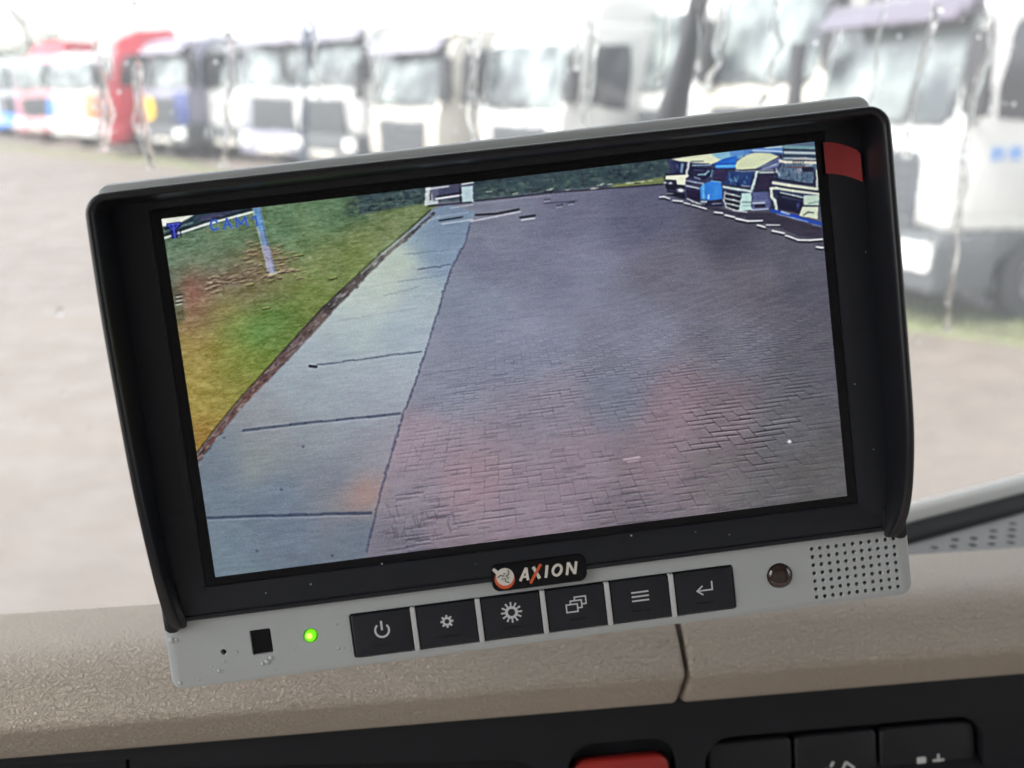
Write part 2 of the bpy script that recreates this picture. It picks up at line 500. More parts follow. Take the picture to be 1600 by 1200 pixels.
# ================================================================== windscreen, wet
mgl = bpy.data.materials.new('wet_glass'); mgl.use_nodes = True
n = mgl.node_tree.nodes; l = mgl.node_tree.links; n.clear()
out = n.new('ShaderNodeOutputMaterial'); g = n.new('ShaderNodeBsdfGlass'); g.inputs['IOR'].default_value = 1.33; g.inputs['Roughness'].default_value = 0.0; g.inputs['Color'].default_value = (.97, .985, .98, 1)
tr = n.new('ShaderNodeBsdfTranslucent'); tr.inputs['Color'].default_value = (.9, .93, .95, 1)
ms = n.new('ShaderNodeMixShader'); ms.inputs[0].default_value = .115
l.new(g.outputs[0], ms.inputs[1]); l.new(tr.outputs[0], ms.inputs[2]); l.new(ms.outputs[0], out.inputs[0])
tc = n.new('ShaderNodeTexCoord'); mp = n.new('ShaderNodeMapping'); mp.inputs['Scale'].default_value = (1, 1, .28); l.new(tc.outputs['Object'], mp.inputs[0])
z1 = n.new('ShaderNodeTexNoise'); z1.inputs['Scale'].default_value = 30; z1.inputs['Detail'].default_value = 2; l.new(mp.outputs[0], z1.inputs['Vector'])
z2 = n.new('ShaderNodeTexNoise'); z2.inputs['Scale'].default_value = 230; z2.inputs['Detail'].default_value = 2; l.new(tc.outputs['Object'], z2.inputs['Vector'])
a1 = n.new('ShaderNodeMath'); a1.operation = 'MULTIPLY_ADD'; a1.inputs[1].default_value = .035; l.new(z2.outputs['Fac'], a1.inputs[0]); l.new(z1.outputs['Fac'], a1.inputs[2])
bp = n.new('ShaderNodeBump'); bp.inputs['Strength'].default_value = 1; bp.inputs['Distance'].default_value = .00034
l.new(a1.outputs[0], bp.inputs['Height'])
# only the outer (rain) side of the pane is uneven
gm = n.new('ShaderNodeNewGeometry'); l.new(bp.outputs[0], g.inputs['Normal'])
def gv(z): return .95 - .15 * (z - 2.0)
ws = bpy.data.objects.new('windscreen', None); COL.objects.link(ws); ws.rotation_euler = (0, 0, PHI)
tag(ws, 'rain-streaked truck windscreen between the dashboard and the yard', 'windscreen')
bm = bmesh.new(); prism(bm, [(gv(1.68), 1.68), (gv(1.68) + .004, 1.68), (gv(2.92) + .004, 2.92), (gv(2.92), 2.92)], -1.05, 1.25, 'x')
pane = obj('glass_pane', bm, mgl, ws)
mgi = mat('inner_glass', (1, 1, 1), 0); mgi.node_tree.nodes['Principled BSDF'].inputs['Transmission Weight'].default_value = 1; mgi.node_tree.nodes['Principled BSDF'].inputs['IOR'].default_value = 1.33
pane.data.materials.append(mgi)
for p_ in pane.data.polygons:
    if p_.normal.y < .5: p_.material_index = 1
mw = bpy.data.materials.new('rain_water'); mw.use_nodes = True
n = mw.node_tree.nodes; l = mw.node_tree.links; n.clear()
out = n.new('ShaderNodeOutputMaterial'); g = n.new('ShaderNodeBsdfGlass'); g.inputs['IOR'].default_value = 1.33; g.inputs['Roughness'].default_value = .02
l.new(g.outputs[0], out.inputs[0])
STREAKS = [
 [(-0.1835, 2.2908), (-0.1864, 2.276), (-0.1844, 2.2619), (-0.1835, 2.2428), (-0.1816, 2.2306), (-0.1854, 2.2159), (-0.1913, 2.1995)],
 [(-0.1802, 2.269), (-0.1846, 2.2524), (-0.188, 2.2331), (-0.1922, 2.2035)],
 [(-0.1573, 2.27), (-0.1569, 2.2524), (-0.1572, 2.233), (-0.1582, 2.2108), (-0.1562, 2.1931), (-0.1537, 2.1839)],
 [(-0.1601, 2.2667), (-0.1609, 2.2427), (-0.1651, 2.2232), (-0.1628, 2.2133)],
 [(-0.0872, 2.2915), (-0.0883, 2.2716), (-0.0894, 2.2524), (-0.0935, 2.2328), (-0.0929, 2.2154), (-0.0974, 2.1977), (-0.0994, 2.1864)],
 [(-0.0833, 2.2859), (-0.0861, 2.2572), (-0.0895, 2.2328)],
 [(0.1084, 2.36), (0.1084, 2.311), (0.1076, 2.287), (0.1067, 2.2723), (0.1027, 2.2424), (0.1018, 2.2271), (0.1072, 2.209), (0.1084, 2.2038)],
 [(0.1009, 2.287), (0.1041, 2.2723), (0.1058, 2.2475), (0.1086, 2.2322)],
 [(.209, 2.37), (0.2065, 2.3168), (0.2039, 2.2876), (0.2031, 2.2627), (0.2012, 2.2371), (0.2, 2.2189)],
 [(.2030, 2.34), (0.2026, 2.312), (0.2002, 2.2777), (0.198, 2.2474)],
 [(.312, 2.36), (0.3106, 2.3179), (0.3105, 2.2982), (0.3073, 2.2807), (0.3111, 2.2705), (0.3041, 2.2577), (0.3018, 2.2474)],
 [(.357, 2.36), (0.3564, 2.3184), (0.3565, 2.2961), (0.364, 2.2809), (0.3578, 2.2681), (0.3546, 2.2578), (0.3639, 2.2515), (0.3537, 2.2421), (0.3518, 2.2342)],
 [(.495, 2.37), (0.4941, 2.3199), (0.497, 2.3047), (0.4952, 2.2842), (0.4931, 2.2579), (0.4901, 2.2419), (0.4904, 2.2148), (0.493, 2.1869)],
 [(0.493, 2.2893), (0.4911, 2.2685), (0.4913, 2.2419), (0.4906, 2.2202)],
 [(.543, 2.37), (0.5438, 2.3204), (0.5524, 2.3), (0.5539, 2.2792), (0.5496, 2.258), (0.5462, 2.231), (0.5471, 2.1977), (0.5529, 2.1576), (0.5539, 2.134), (0.5581, 2.0978), (0.5592, 2.0605), (0.5649, 2.0219)],
 [(.19, 2.36), (0.1892, 2.3166), (0.1898, 2.2826), (0.1892, 2.2626)],
 [(.289, 2.35), (0.29, 2.3177), (0.2935, 2.2931), (0.2942, 2.2628)],
 [(-.02, 2.37), (-.021, 2.33), (-.018, 2.30), (-.022, 2.27), (-.019, 2.24)],
 [(.45, 2.37), (.452, 2.33), (.449, 2.29), (.452, 2.25), (.447, 2.21)],
 [(.265, 2.36), (.262, 2.32), (.264, 2.28), (.260, 2.25)]]
def onglass(x, z, r): return (x, gv(z) + .004, z)
def water_run(pts, w):
    # subdivide + wander, with beads; flattened against the glass
    P = []
    for (x0, z0_), (x1, z1_) in zip(pts, pts[1:]):
        k = max(2, int(math.hypot(x1 - x0, z1_ - z0_) / .0022))
        for i in range(k):
            t = i / k; t2 = t * t * (3 - 2 * t)
            P.append((x0 + (x1 - x0) * t2 + rnd.gauss(0, .00028), z0_ + (z1_ - z0_) * t))
    P.append(pts[-1])
    bm = bmesh.new(); nn = len(P); K = 9; rows = []
    ph = rnd.random() * 9
    for i, (x, z) in enumerate(P):
        r = w * (.66 + .22 * math.sin(i * .30 + ph) * math.sin(i * .13 + ph * 2) + rnd.uniform(-.04, .04))
        if i > nn - 4: r *= 1.35
        if i in (0, nn - 1): r *= .25
        row = []
        for k in range(K):
            a = math.pi * k / (K - 1)
            row.append(bm.verts.new((x + r * math.cos(a), gv(z) + .0040 + .20 * r * math.sin(a) ** .8 if k not in (0, K - 1) else gv(z) + .0040, z)))
        rows.append(row)
    for a_, b_ in zip(rows, rows[1:]):
        for k in range(K): bm.faces.new((a_[k], a_[(k + 1) % K], b_[(k + 1) % K], b_[k]))
    bm.faces.new(rows[0][::-1]); bm.faces.new(rows[-1])
    return obj('water_streak', bm, mw, ws, smooth=60)
for i, p in enumerate(STREAKS): water_run(p, 1.9 * (.0021, .0014, .0023, .0012, .0019, .0010, .0022, .0013, .0024, .0012, .0025, .0026, .0026, .0014, .0027, .0016, .0018, .0010, .0012, .0012)[i])
# scattered drops on the pane
bm = bmesh.new()
for k in range(420):
    x, z = rnd.uniform(-.42, .68), rnd.uniform(1.95, 2.42); r = rnd.uniform(.0005, .0016) * (2.2 if rnd.random() < .12 else 1)
    vs = []
    top = bm.verts.new((x, gv(z) + .004 + r * .55, z))
    r1 = [bm.verts.new((x + r * math.cos(a), gv(z) + .0040, z + 1.25 * r * math.sin(a))) for a in [2 * math.pi * i / 8 for i in range(8)]]
    r2 = [bm.verts.new((x + .72 * r * math.cos(a), gv(z) + .004 + r * .38, z + .9 * r * math.sin(a))) for a in [2 * math.pi * i / 8 for i in range(8)]]
    for i in range(8):
        j = (i + 1) % 8
        bm.faces.new((r1[i], r1[j], r2[j], r2[i])); bm.faces.new((r2[i], r2[j], top))
    bm.faces.new(r1[::-1])
tag(obj('water_drops', bm, mw, ws, smooth=80), kind='stuff')

# wiper arm standing outside the glass
m_wip = mat('wiper_black', (.032, .030, .036), .45)
wp = thing('wiper_arm', 'dark tapered wiper arm standing upright outside the windscreen', 'wiper')
wp.rotation_euler = (0, 0, PHI)
bm = bmesh.new()
tube(bm, [(.262, 1.05, 1.72), (.279, 1.03, 2.02), (.2860, 1.01, 2.12), (.2935, .998, 2.205), (.2985, .986, 2.245), (.3080, .978, 2.300), (.316, .97, 2.36), (.330, .955, 2.46)], [.022, .021, .020, .0175, .0115, .0085, .0075, .006], 14)
obj('arm', bm, m_wip, wp, smooth=60)
bm = bmesh.new(); tube(bm, [(.262, 1.02, 1.74), (.262, 1.09, 1.74)], [.030, .030], 18)
obj('pivot_cap', bm, m_wip, wp, bevel=.003)
bm = bmesh.new(); tube(bm, [(.322, .948, 2.40), (.322, .90 , 2.70)], [.004, .004], 8)
obj('blade', bm, m_wip, wp)

# ================================================================== MONITOR
mon = bpy.data.objects.new('monitor', None); COL.objects.link(mon)
mon.matrix_world = Matrix(((.99192626, -.1198956, .04132007, .00024883), (.06136905, .16868541, -.98375763, .32257625), (.11097812, .97835079, .17468137, 2.16908315), (0, 0, 0, 1)))
tag(mon, 'grey and black reversing camera monitor with hood tilted in front of the windscreen', 'monitor')
mm_ = .001
def U(pts): return [(p[0] * mm_, p[1] * mm_) for p in pts]
m_silver = mat('silver_plastic', (.405, .435, .442), .42, noise=.05, nscale=40, bump=.12, bscale=3000)
m_rib = mat('rib_silver', (.52, .53, .54), .3)
m_black = mat('black_abs', (.0092, .0112, .0170), .45, spec=.38, noise=.2, nscale=60, bump=.25, bscale=2600)
m_hood = mat('hood_rubber', (.0065, .0072, .0100), .40, spec=.42, noise=.25, nscale=80, bump=.35, bscale=2200)
m_gloss = mat('border_gloss', (.003, .003, .005), .25, spec=.25)
m_key = mat('key_rubber', (.0105, .0125, .0180), .45, spec=.4, noise=.2, nscale=150, bump=.3, bscale=2600)
m_icon = mat('icon_print', (.58, .60, .62), .5)
m_line = mat('key_line', (.004, .004, .005), .35)

def mpart(name, fn, m, parent=None, bevel=0, seg=2, smooth=35):
    bm = bmesh.new(); fn(bm)
    bmesh.ops.scale(bm, vec=(mm_,) * 3, verts=bm.verts)
    return obj(name, bm, m, parent or mon, bevel=bevel * mm_, seg=seg, smooth=smooth)
def mcut(fn):
    bm = bmesh.new(); fn(bm); bmesh.ops.scale(bm, vec=(mm_,) * 3, verts=bm.verts); bmesh.ops.recalc_face_normals(bm, faces=bm.faces)
    me = bpy.data.meshes.new('cutter'); bm.to_mesh(me); bm.free(); o = bpy.data.objects.new('cutter', me); COL.objects.link(o); o.parent = mon; return o

# housing: a dished shell with a rounded front rim
def housing(bm):
    rows = []
    for z, side, bot, top, r in ((-30, 116.6, -88.6, 67.8, 5), (-8, 117.0, -89.0, 67.8, 5), (-4.5, 117.2, -89.1, 67.6, 4.4), (-1.9, 117.3, -89.2, 67.2, 4.0), (-.7, 117.0, -88.9, 66.6, 3.7), (-.2, 116.3, -88.2, 65.6, 3.2)):
        rows.append([bm.verts.new((x, y, z)) for x, y in rrect(-side, side, bot, top, r, 6)])
    for a_, b_ in zip(rows, rows[1:]):
        k = len(a_)
        for i in range(k): bm.faces.new((a_[i], a_[(i + 1) % k], b_[(i + 1) % k], b_[i]))
    bm.faces.new(rows[0][::-1]); bm.faces.new(rows[-1])
hous = mpart('housing', housing, m_silver)
HOLES = [(86.3 + 26.2 * i / 10 + .02 * j, -70.5 - 15.6 * j / 6) for i in range(11) for j in range(7)]
KX = [-59.5 + 20.28 * i for i in range(6)]
def c_holes(bm):
    for x, y in HOLES: prism(bm, disc(x, y, .60, 14), -3.2, 1)
def c_pock(bm): prism(bm, rrect(-60.0, 60.7, -86.2, -72.1, .8, 4), -3.5, 1)
def c_small(bm):
    prism(bm, disc(75.3, -77.6, 3.95, 36), -2, 1)
    prism(bm, rrect(-91.1, -84.7, -81.0, -73.2, .4, 3), -2.5, 1)
    prism(bm, disc(-72.6, -77.2, 2.25, 28), -2.5, 1)
    prism(bm, disc(-99.9, -78.8, .85, 16), -4, 1)
carve(hous, [mcut(c_holes), mcut(c_pock), mcut(c_small)], bevel=.16 * mm_, seg=1, angle=50)
hole_back = mpart('speaker_mesh', lambda bm: box(bm, 84, 114.5, -88, -69, -3.1, -2.5), m_gloss)
mpart('key_well', lambda bm: prism(bm, rrect(-59.9, 60.6, -86.1, -72.2, .8, 4), -3.4, -1.6), m_line)

# rear shell
def rear(bm):
    prism(bm, rrect(-108, 108, -80, 60, 8, 6), -40, -30.02)
mpart('rear_shell', rear, m_black, bevel=2)
def bracket(bm):
    tube(bm, [(0, 0, -38), (0, -10, -70), (0, -45, -120), (0, -90, -150)], [9, 9, 8, 8], 16)
    prism(bm, rrect(-18, 18, -30, 10, 3), -44, -40)
mpart('mount_arm', bracket, m_black)

# black screen surround with a recessed lip, groove along its bottom edge
outer = rrect(-116.0, 115.8, -67.4, 66.0, 3.0, 6)
def bez(bm):
    prof = [(0, outer), ]
    def rr_(x0, x1, y0, y1, r): return rrect(x0, x1, y0, y1, r, 6)
    loops = [(-.1, rr_(-116, 115.8, -67.4, 63.2, 2)), (1.2, rr_(-115.9, 115.7, -67.3, 63.1, 2)), (1.5, rr_(-115.5, 115.3, -66.9, 62.7, 2)),
             (1.5, rr_(-114.6, 114.4, -66.0, 62.3, 1.5)), (1.05, rr_(-114.4, 114.2, -65.8, 62.1, 1.5)), (1.05, rr_(-114.1, 113.9, -65.5, 61.8, 1.5)), (1.45, rr_(-113.9, 113.7, -65.3, 61.6, 1.5)),
             (1.5, rr_(-104.8, 104.8, -60.3, 60.3, 1.0)), (1.0, rr_(-102.6, 102.6, -58.0, 58.4, .8)), (.9, rr_(-102.2, 102.2, -57.6, 58.0, .6)), (-.1, rr_(-102.0, 102.0, -57.4, 57.8, .5))]
    rows = [[bm.verts.new((x, y, z)) for x, y in lp] for z, lp in loops]
    for a_, b_ in zip(rows, rows[1:]):
        k = len(a_)
        for i in range(k): bm.faces.new((a_[i], a_[(i + 1) % k], b_[(i + 1) % k], b_[i]))
mpart('bezel', bez, m_black, smooth=25)
mpart('panel_border', lambda bm: ring(bm, rrect(-102.1, 102.1, -57.5, 57.9, .5, 3), rrect(-98.9, 98.9, -54.95, 54.95, .2, 3), -.15, .1), m_gloss)
# a few dust specks on the surround
def specks(bm):
    for x, y, r, z in ((-47.6, -57.2, .22, 1.1), (30, -58.4, .3, 1.2), (60.4, -62.0, .16, 1.6), (104, -20, .15, 1.6), (108, -41, .15, 1.6), (-19, -61, .12, 1.6), (-70, -60.6, .25, 1.6), (-84, -61.5, .2, 1.6), (111, 20, .14, 1.6), (50, -59.7, .14, 1.6)):
        prism(bm, disc(x, y, r, 8), z - .1, z + .1)
mpart('dust_specks', specks, mat('dust', (.5, .5, .48), .9))['kind'] = 'stuff'

# sun hood: U-shaped wall, its depth shrinking to the feet
base = []
for y in (-69.6, -67, -58, -46, -32, -18, -2, 16, 33, 45): base.append((-115.9, y))
for a in (180, 165, 150, 135, 120, 105, 90): base.append((-109.4 + 6.5 * math.cos(R(a)), 57.0 + 6.5 * math.sin(R(a))))
for x in (-84, -30, 43, 95): base.append((x, 63.5))
for a in (90, 75, 60, 45, 30, 15, 0): base.append((109.5 + 6.5 * math.cos(R(a)), 57.0 + 6.5 * math.sin(R(a))))
for y in (45, 36, 17, -1, -20, -33, -47, -57, -62, -67, -69.6): base.append((116.0, y))
rim = [(-113.2, -69.3, 3), (-114.6, -66.0, 5), (-115.2, -56.0, 8), (-114.6, -43.5, 13), (-114.8, -29.3, 15.5), (-114.9, -18.2, 17), (-115.0, -2.3, 18), (-115.4, 16.3, 18.5), (-115.6, 33, 18.5), (-115.5, 45, 18.5)]
for a in (180, 165, 150, 135, 120, 105, 90): rim.append((-109.0 + 6.4 * math.cos(R(a)), 56.4 + 6.4 * math.sin(R(a)), 18.5))
for x in (-84, -30, 43, 92): rim.append((x, 62.9 - (.008 * (x + 84)), 18.5))
for a in (90, 75, 60, 45, 30, 15, 0): rim.append((109.5 + 6.5 * math.cos(R(a)), 55.2 + 6.5 * math.sin(R(a)), 18.5))
rim += [(116.0, 44, 18.5), (115.9, 36, 18.5), (115.9, 17.7, 18.5), (115.7, -1, 18.5), (115.6, -19.9, 18.3), (115.5, -33, 18), (115.3, -47.5, 15), (115.2, -57.5, 11), (114.6, -63, 8), (113.6, -67.2, 5), (112.4, -69.4, 3)]
def hood(bm):
    n_ = len(base); rows = []
    for i in range(n_):
        B0 = Vector((base[i][0], base[i][1], 0)); R0 = Vector(rim[i])
        a = Vector((*base[max(0, i - 1)], 0)); c = Vector((*base[min(n_ - 1, i + 1)], 0))
        t = (c - a).normalized(); inn = Vector((t.y, -t.x, 0))          # towards the screen
        foot = max(0., min(1., (-44 - B0.y) / 24)); foot = foot * foot * (3 - 2 * foot)
        th = 2.9 + 1.2 * foot
        th0 = 3.3 + 3.2 * foot
        d = (R0 - B0); L = d.length; d = d.normalized()
        pts = [B0 + inn * .05 + Vector((0, 0, -.15)), B0 + d * max(.2, L - 1.6), B0 + d * (L - .5) + inn * .35, R0 + inn * 1.0, R0 + inn * (th - 1.0), R0 - d * .5 + inn * (th - .35), R0 - d * min(1.8, L * .5) + inn * th,
               B0 + d * min(5.0, L * .45) + inn * (th0 - .1), B0 + inn * th0 + Vector((0, 0, 1.3)), B0 + inn * th0 + Vector((0, 0, -.15))]
        rows.append([bm.verts.new(p) for p in pts])
    k = len(rows[0])
    for a_, b_ in zip(rows, rows[1:]):
        for i in range(k): bm.faces.new((a_[i], a_[(i + 1) % k], b_[(i + 1) % k], b_[i]))
    bm.faces.new(rows[0][::-1]); bm.faces.new(rows[-1])
    bmesh.ops.scale(bm, vec=(1, 1, 1), verts=bm.verts)
hd = mpart('sun_hood', hood, m_hood, smooth=60)
hd.modifiers.new('Sub', 'SUBSURF').render_levels = 2
hd.modifiers['Sub'].levels = 1
# feet chamfer plates where the hood meets the control strip
mpart('hood_foot', lambda bm: prism(bm, [(-116.2, -60), (-116.2, -69.2), (-114.9, -70.3), (-112.9, -70.4), (-111.6, -69.4), (-109.6, -67.2), (-109.6, -60)], .2, 1.9), m_hood, bevel=.6)
mpart('hood_foot', lambda bm: prism(bm, [(116.4, -60), (116.4, -69.2), (115.2, -70.3), (113.6, -70.4), (112.2, -69.6), (108.8, -67.2), (108.8, -60)], .2, 1.9), m_hood, bevel=.6)

# keys with their printed signs
def key(i, draw):
    x0 = KX[i]; cx = x0 + 9.1; cy = -79.2
    k_ = mpart('key', lambda bm: prism(bm, rrect(x0, x0 + 18.2, -85.8, -72.5, .7, 4), -1.5, .55), m_key, bevel=.45, seg=3)
    mpart('icon', lambda bm: draw(bm, cx, cy + 1.1), m_icon, k_)
    mpart('tactile_line', lambda bm: prism(bm, rrect(cx - 2.9, cx + 2.9, cy - 3.85, cy - 3.45, .15, 2), .5, .72), m_line, k_)
ZI = (.53, .60)
def i_power(bm, x, y):
    stroke(bm, [(x + 2.15 * math.cos(R(a)), y - .1 + 2.15 * math.sin(R(a))) for a in range(128, 413, 12)], .62, *ZI)
    stroke(bm, [(x, y + 2.9), (x, y - .05)], .66, *ZI)
def gear(x, y, ri, ro, nt, rh, w=.5):
    pts = []
    for k in range(nt):
        a = 2 * math.pi * k / nt; h = math.pi / nt
        for f_, r in ((-.95, ri), (-w, ri), (-w * .85, ro), (w * .85, ro), (w, ri), (.95, ri)):
            pts.append((x + r * math.cos(a + f_ * h), y + r * math.sin(a + f_ * h)))
    return pts
def i_gear(bm, x, y, ri=1.45, ro=2.05, nt=8, rh=.75, w=.5):
    o_ = gear(x, y, ri, ro, nt, rh, w)
    i_ = [(x + rh * math.cos(math.atan2(q - y, p - x)), y + rh * math.sin(math.atan2(q - y, p - x))) for p, q in o_]
    ring(bm, o_, i_, *ZI)
def i_sun(bm, x, y): i_gear(bm, x, y + .2, 2.0, 3.3, 12, 1.15, .42)
def i_win(bm, x, y):
    for dx, dy, full in ((-1.35, -1.0, True), (.05, .1, False), (1.45, 1.2, False)):
        w_, h_ = 1.75, 1.2
        c0, c1, c2, c3 = (x + dx - w_, y + dy - h_), (x + dx + w_, y + dy - h_), (x + dx + w_, y + dy + h_), (x + dx - w_, y + dy + h_)
        if full: stroke(bm, [c0, c1, c2, c3], .42, *ZI, closed=True)
        else: stroke(bm, [(c3[0], c3[1] - .9), c3, c2, c1, (c1[0] - 1.2, c1[1])], .42, *ZI)
def i_menu(bm, x, y):
    for d in (-1.35, 0, 1.35): stroke(bm, [(x - 2.7, y + d), (x + 2.7, y + d)], .48, *ZI)
def i_ent(bm, x, y):
    stroke(bm, [(x + 2.5, y + 1.9), (x + 2.5, y - .8), (x - 1.9, y - .8)], .46, *ZI)
    stroke(bm, [(x - .5, y + .7), (x - 2.3, y - .8), (x - .5, y - 2.2)], .46, ZI[0], ZI[1] + .03)
for i, f_ in enumerate((i_power, i_gear, i_sun, i_win, i_menu, i_ent)): key(i, f_)
for i in range(5):
    x = KX[i] + 19.24
    r_ = mpart('divider_rib', lambda bm: prism(bm, rrect(x - .78, x + .78, -86.0, -72.3, .3, 3), -1.5, .95), m_rib, bevel=.3, seg=2)
# indicator, sensors
m_led = mat('led_green', (.12, .5, .02), .3, emit=lin((120, 235, 12)), estr=.25)
mpart('led_lens', lambda bm: (prism(bm, disc(-72.75, -77.35, 1.72, 28), -2.4, .25)), m_led, bevel=.5, seg=3, smooth=60)
led = bpy.data.objects['led_lens']
m_core = mat('led_core_glow', (.3, .6, .1), .3, emit=lin((205, 255, 90)), estr=.36)
mpart('led_core', lambda bm: prism(bm, disc(-72.95, -77.15, .95, 20), .2, .34), m_core, led, bevel=.1)
mpart('sensor_window', lambda bm: box(bm, -91.0, -84.8, -80.9, -73.3, -2.4, -1.0), m_gloss)
mpart('pinhole', lambda bm: prism(bm, disc(-99.9, -78.8, .8, 14), -3.9, -2.2), m_line)
m_ir = mat('ir_lens', (.022, .009, .007), .06, coat=.5)
def dome(bm):
    rows = []
    for r, z in ((3.75, -1.9), (3.75, -.2), (3.55, .25), (2.9, .75), (2.0, 1.05), (1.0, 1.2)):
        rows.append([bm.verts.new((p[0], p[1], z)) for p in disc(75.3, -77.6, r, 36)])
    for a_, b_ in zip(rows, rows[1:]):
        for i in range(36): bm.faces.new((a_[i], a_[(i + 1) % 36], b_[(i + 1) % 36], b_[i]))
    bm.faces.new(rows[0][::-1]); bm.faces.new(rows[-1])
mpart('infrared_receiver', dome, m_ir, smooth=60)

# red protective film tab stuck on the right of the surround
m_tab = mat('red_film', (.36, .036, .040), .33, noise=.15, nscale=150)
def tabf(bm):
    K = 12; top, bot = [], []
    for i in range(K + 1):
        t = i / K; x = 101.0 + 10.6 * t
        z = 1.7 + .3 * t + 1.6 * max(0, t - .45) ** 1.6
        yt = 54.3 - .6 * t - 3.6 * t * t * (1 if t < 1 else 1.2); yb = 44.9 - .9 * t - 2.9 * t * t
        top.append((x, yt, z)); bot.append((x, yb, z))
    a_ = [bm.verts.new(p) for p in top]; b_ = [bm.verts.new(p) for p in bot]
    c_ = [bm.verts.new((p[0], p[1], p[2] + .12)) for p in top]; d_ = [bm.verts.new((p[0], p[1], p[2] + .12)) for p in bot]
    for i in range(K):
        bm.faces.new((a_[i], a_[i + 1], b_[i + 1], b_[i])); bm.faces.new((c_[i + 1], c_[i], d_[i], d_[i + 1]))
        bm.faces.new((a_[i + 1], a_[i], c_[i], c_[i + 1])); bm.faces.new((b_[i], b_[i + 1], d_[i + 1], d_[i]))
    bm.faces.new((a_[0], b_[0], d_[0], c_[0])); bm.faces.new((b_[-1], a_[-1], c_[-1], d_[-1]))
tb = mpart('film_tab', tabf, m_tab)
tb['label'] = 'red plastic peel-off tab'

# badge
m_bw = mat('badge_white', (.66, .64, .58), .35)
m_br = mat('badge_red', (.62, .10, .035), .35)
m_bg = mat('badge_grey', (.11, .12, .11), .4)
bd = mpart('badge', lambda bm: prism(bm, rrect(-14.8, 14.9, -70.5, -61.8, 2.6, 6), .5, 2.1), m_gloss, bevel=.35, seg=2)
def rot(p, a, c): 
    x, y = p[0] - c[0], p[1] - c[1]; return (c[0] + x * math.cos(a) - y * math.sin(a), c[1] + x * math.sin(a) + y * math.cos(a))
EC = (-10.6, -66.2)
mpart('emblem_ring', lambda bm: prism(bm, disc(EC[0] - .05, EC[1] - .45, 3.15, 36), 2.0, 2.18), m_br, bd)
def emb(bm):
    prism(bm, disc(EC[0] + .1, EC[1] + .25, 2.75, 36), 2.1, 2.32)
    prism(bm, [(EC[0] - 3.6, EC[1] + 2.9), (EC[0] - 2.9, EC[1] + 3.4), (EC[0] - .9, EC[1] + 1.4), (EC[0] - 1.9, EC[1] + .5)], 2.1, 2.30)
mpart('emblem_disc', emb, m_bw, bd)
def emb2(bm):
    c = (EC[0] + .1, EC[1] + .25)
    for k in range(3):
        a0 = 20 + 120 * k
        stroke(bm, [(c[0] + .35 * math.cos(R(a0)), c[1] + .35 * math.sin(R(a0))), (c[0] + 1.5 * math.cos(R(a0 + 12)), c[1] + 1.5 * math.sin(R(a0 + 12))), (c[0] + 2.3 * math.cos(R(a0 + 40)), c[1] + 2.3 * math.sin(R(a0 + 40)))], .34, 2.3, 2.40)
        stroke(bm, [(c[0] + .9 * math.cos(R(a0 + 50)), c[1] + .9 * math.sin(R(a0 + 50))), (c[0] + 1.25 * math.cos(R(a0 + 80)), c[1] + 1.25 * math.sin(R(a0 + 80))), (c[0] + .6 * math.cos(R(a0 + 100)), c[1] + .6 * math.sin(R(a0 + 100)))], .2, 2.3, 2.40)
mpart('emblem_lines', emb2, m_bg, bd)
sh = .22
def L(pts, ox): return [(ox + p[0] + (p[1]) * sh, -67.9 + p[1]) for p in pts]
H_ = 3.9
def letA(bm):
    ox = -6.3
    stroke(bm, L([(.3, 0), (1.75, H_)], ox), .8, 2.05, 2.3); stroke(bm, L([(1.75, H_), (2.75, 0)], ox), .85, 2.05, 2.31); stroke(bm, L([(.9, 1.15), (2.4, 1.15)], ox), .6, 2.05, 2.29)
def letX(bm): stroke(bm, L([(.25, H_), (2.7, 0)], -2.6), 1.0, 2.05, 2.28)
def letXr(bm): stroke(bm, L([(-.1, -1.1), (2.55, H_ + .55)], -2.6), .85, 2.2, 2.36)
def letI(bm): stroke(bm, L([(0, 0), (0, H_)], 2.0), .85, 2.05, 2.3)
def letO(bm): stroke(bm, [( 5.35 + .43 + 1.33 * math.cos(R(a)) + 1.6 * math.sin(R(a)) * sh, -67.9 + H_ / 2 + 1.6 * math.sin(R(a))) for a in range(0, 360, 15)], .8, 2.05, 2.3, closed=True)
def letN(bm):
    stroke(bm, L([(0, 0), (0, H_)], 8.6), .8, 2.05, 2.3); stroke(bm, L([(.1, H_ - .1), (2.4, .1)], 8.6), .8, 2.05, 2.31); stroke(bm, L([(2.5, 0), (2.5, H_)], 8.6), .8, 2.05, 2.29)
for f_, m_ in ((letA, m_bw), (letX, m_bw), (letXr, m_br), (letI, m_bw), (letO, m_bw), (letN, m_bw)):
    mpart('badge_letter', f_, m_, bd)
# water beads on the control strip
def beads(bm):
    for x, y, r in ((-115.0, -73.0, 1.0), (-113.6, -73.2, .7), (-114.5, -86.8, .7), (-108.6, -86.7, .45), (-102.0, -84.6, .7), (-101.0, -84.9, .5), (-100.0, -81.9, .5), (-95.8, -79.3, .5), (-87.0, -83.7, .9), (-85.6, -82.7, .8), (-88.5, -84.2, .6), (-84.9, -86.7, .4), (-77.9, -80.8, .35), (-64.6, -82.4, .5), (-62.9, -82.6, .35), (-104.2, -83.0, .4), (-64.0, -74.7, .4), (-110.8, -76.6, .3)):
        rows = [[bm.verts.new((x + r * f_ * math.cos(a), y + r * f_ * math.sin(a), -.2 + z * r)) for a in [2 * math.pi * k / 14 for k in range(14)]] for f_, z in ((1, 0), (.93, .22), (.7, .40), (.35, .5))]
        for a_, b_ in zip(rows, rows[1:]):
            for i in range(14): bm.faces.new((a_[i], a_[(i + 1) % 14], b_[(i + 1) % 14], b_[i]))
        bm.faces.new(rows[-1]); bm.faces.new(rows[0][::-1])
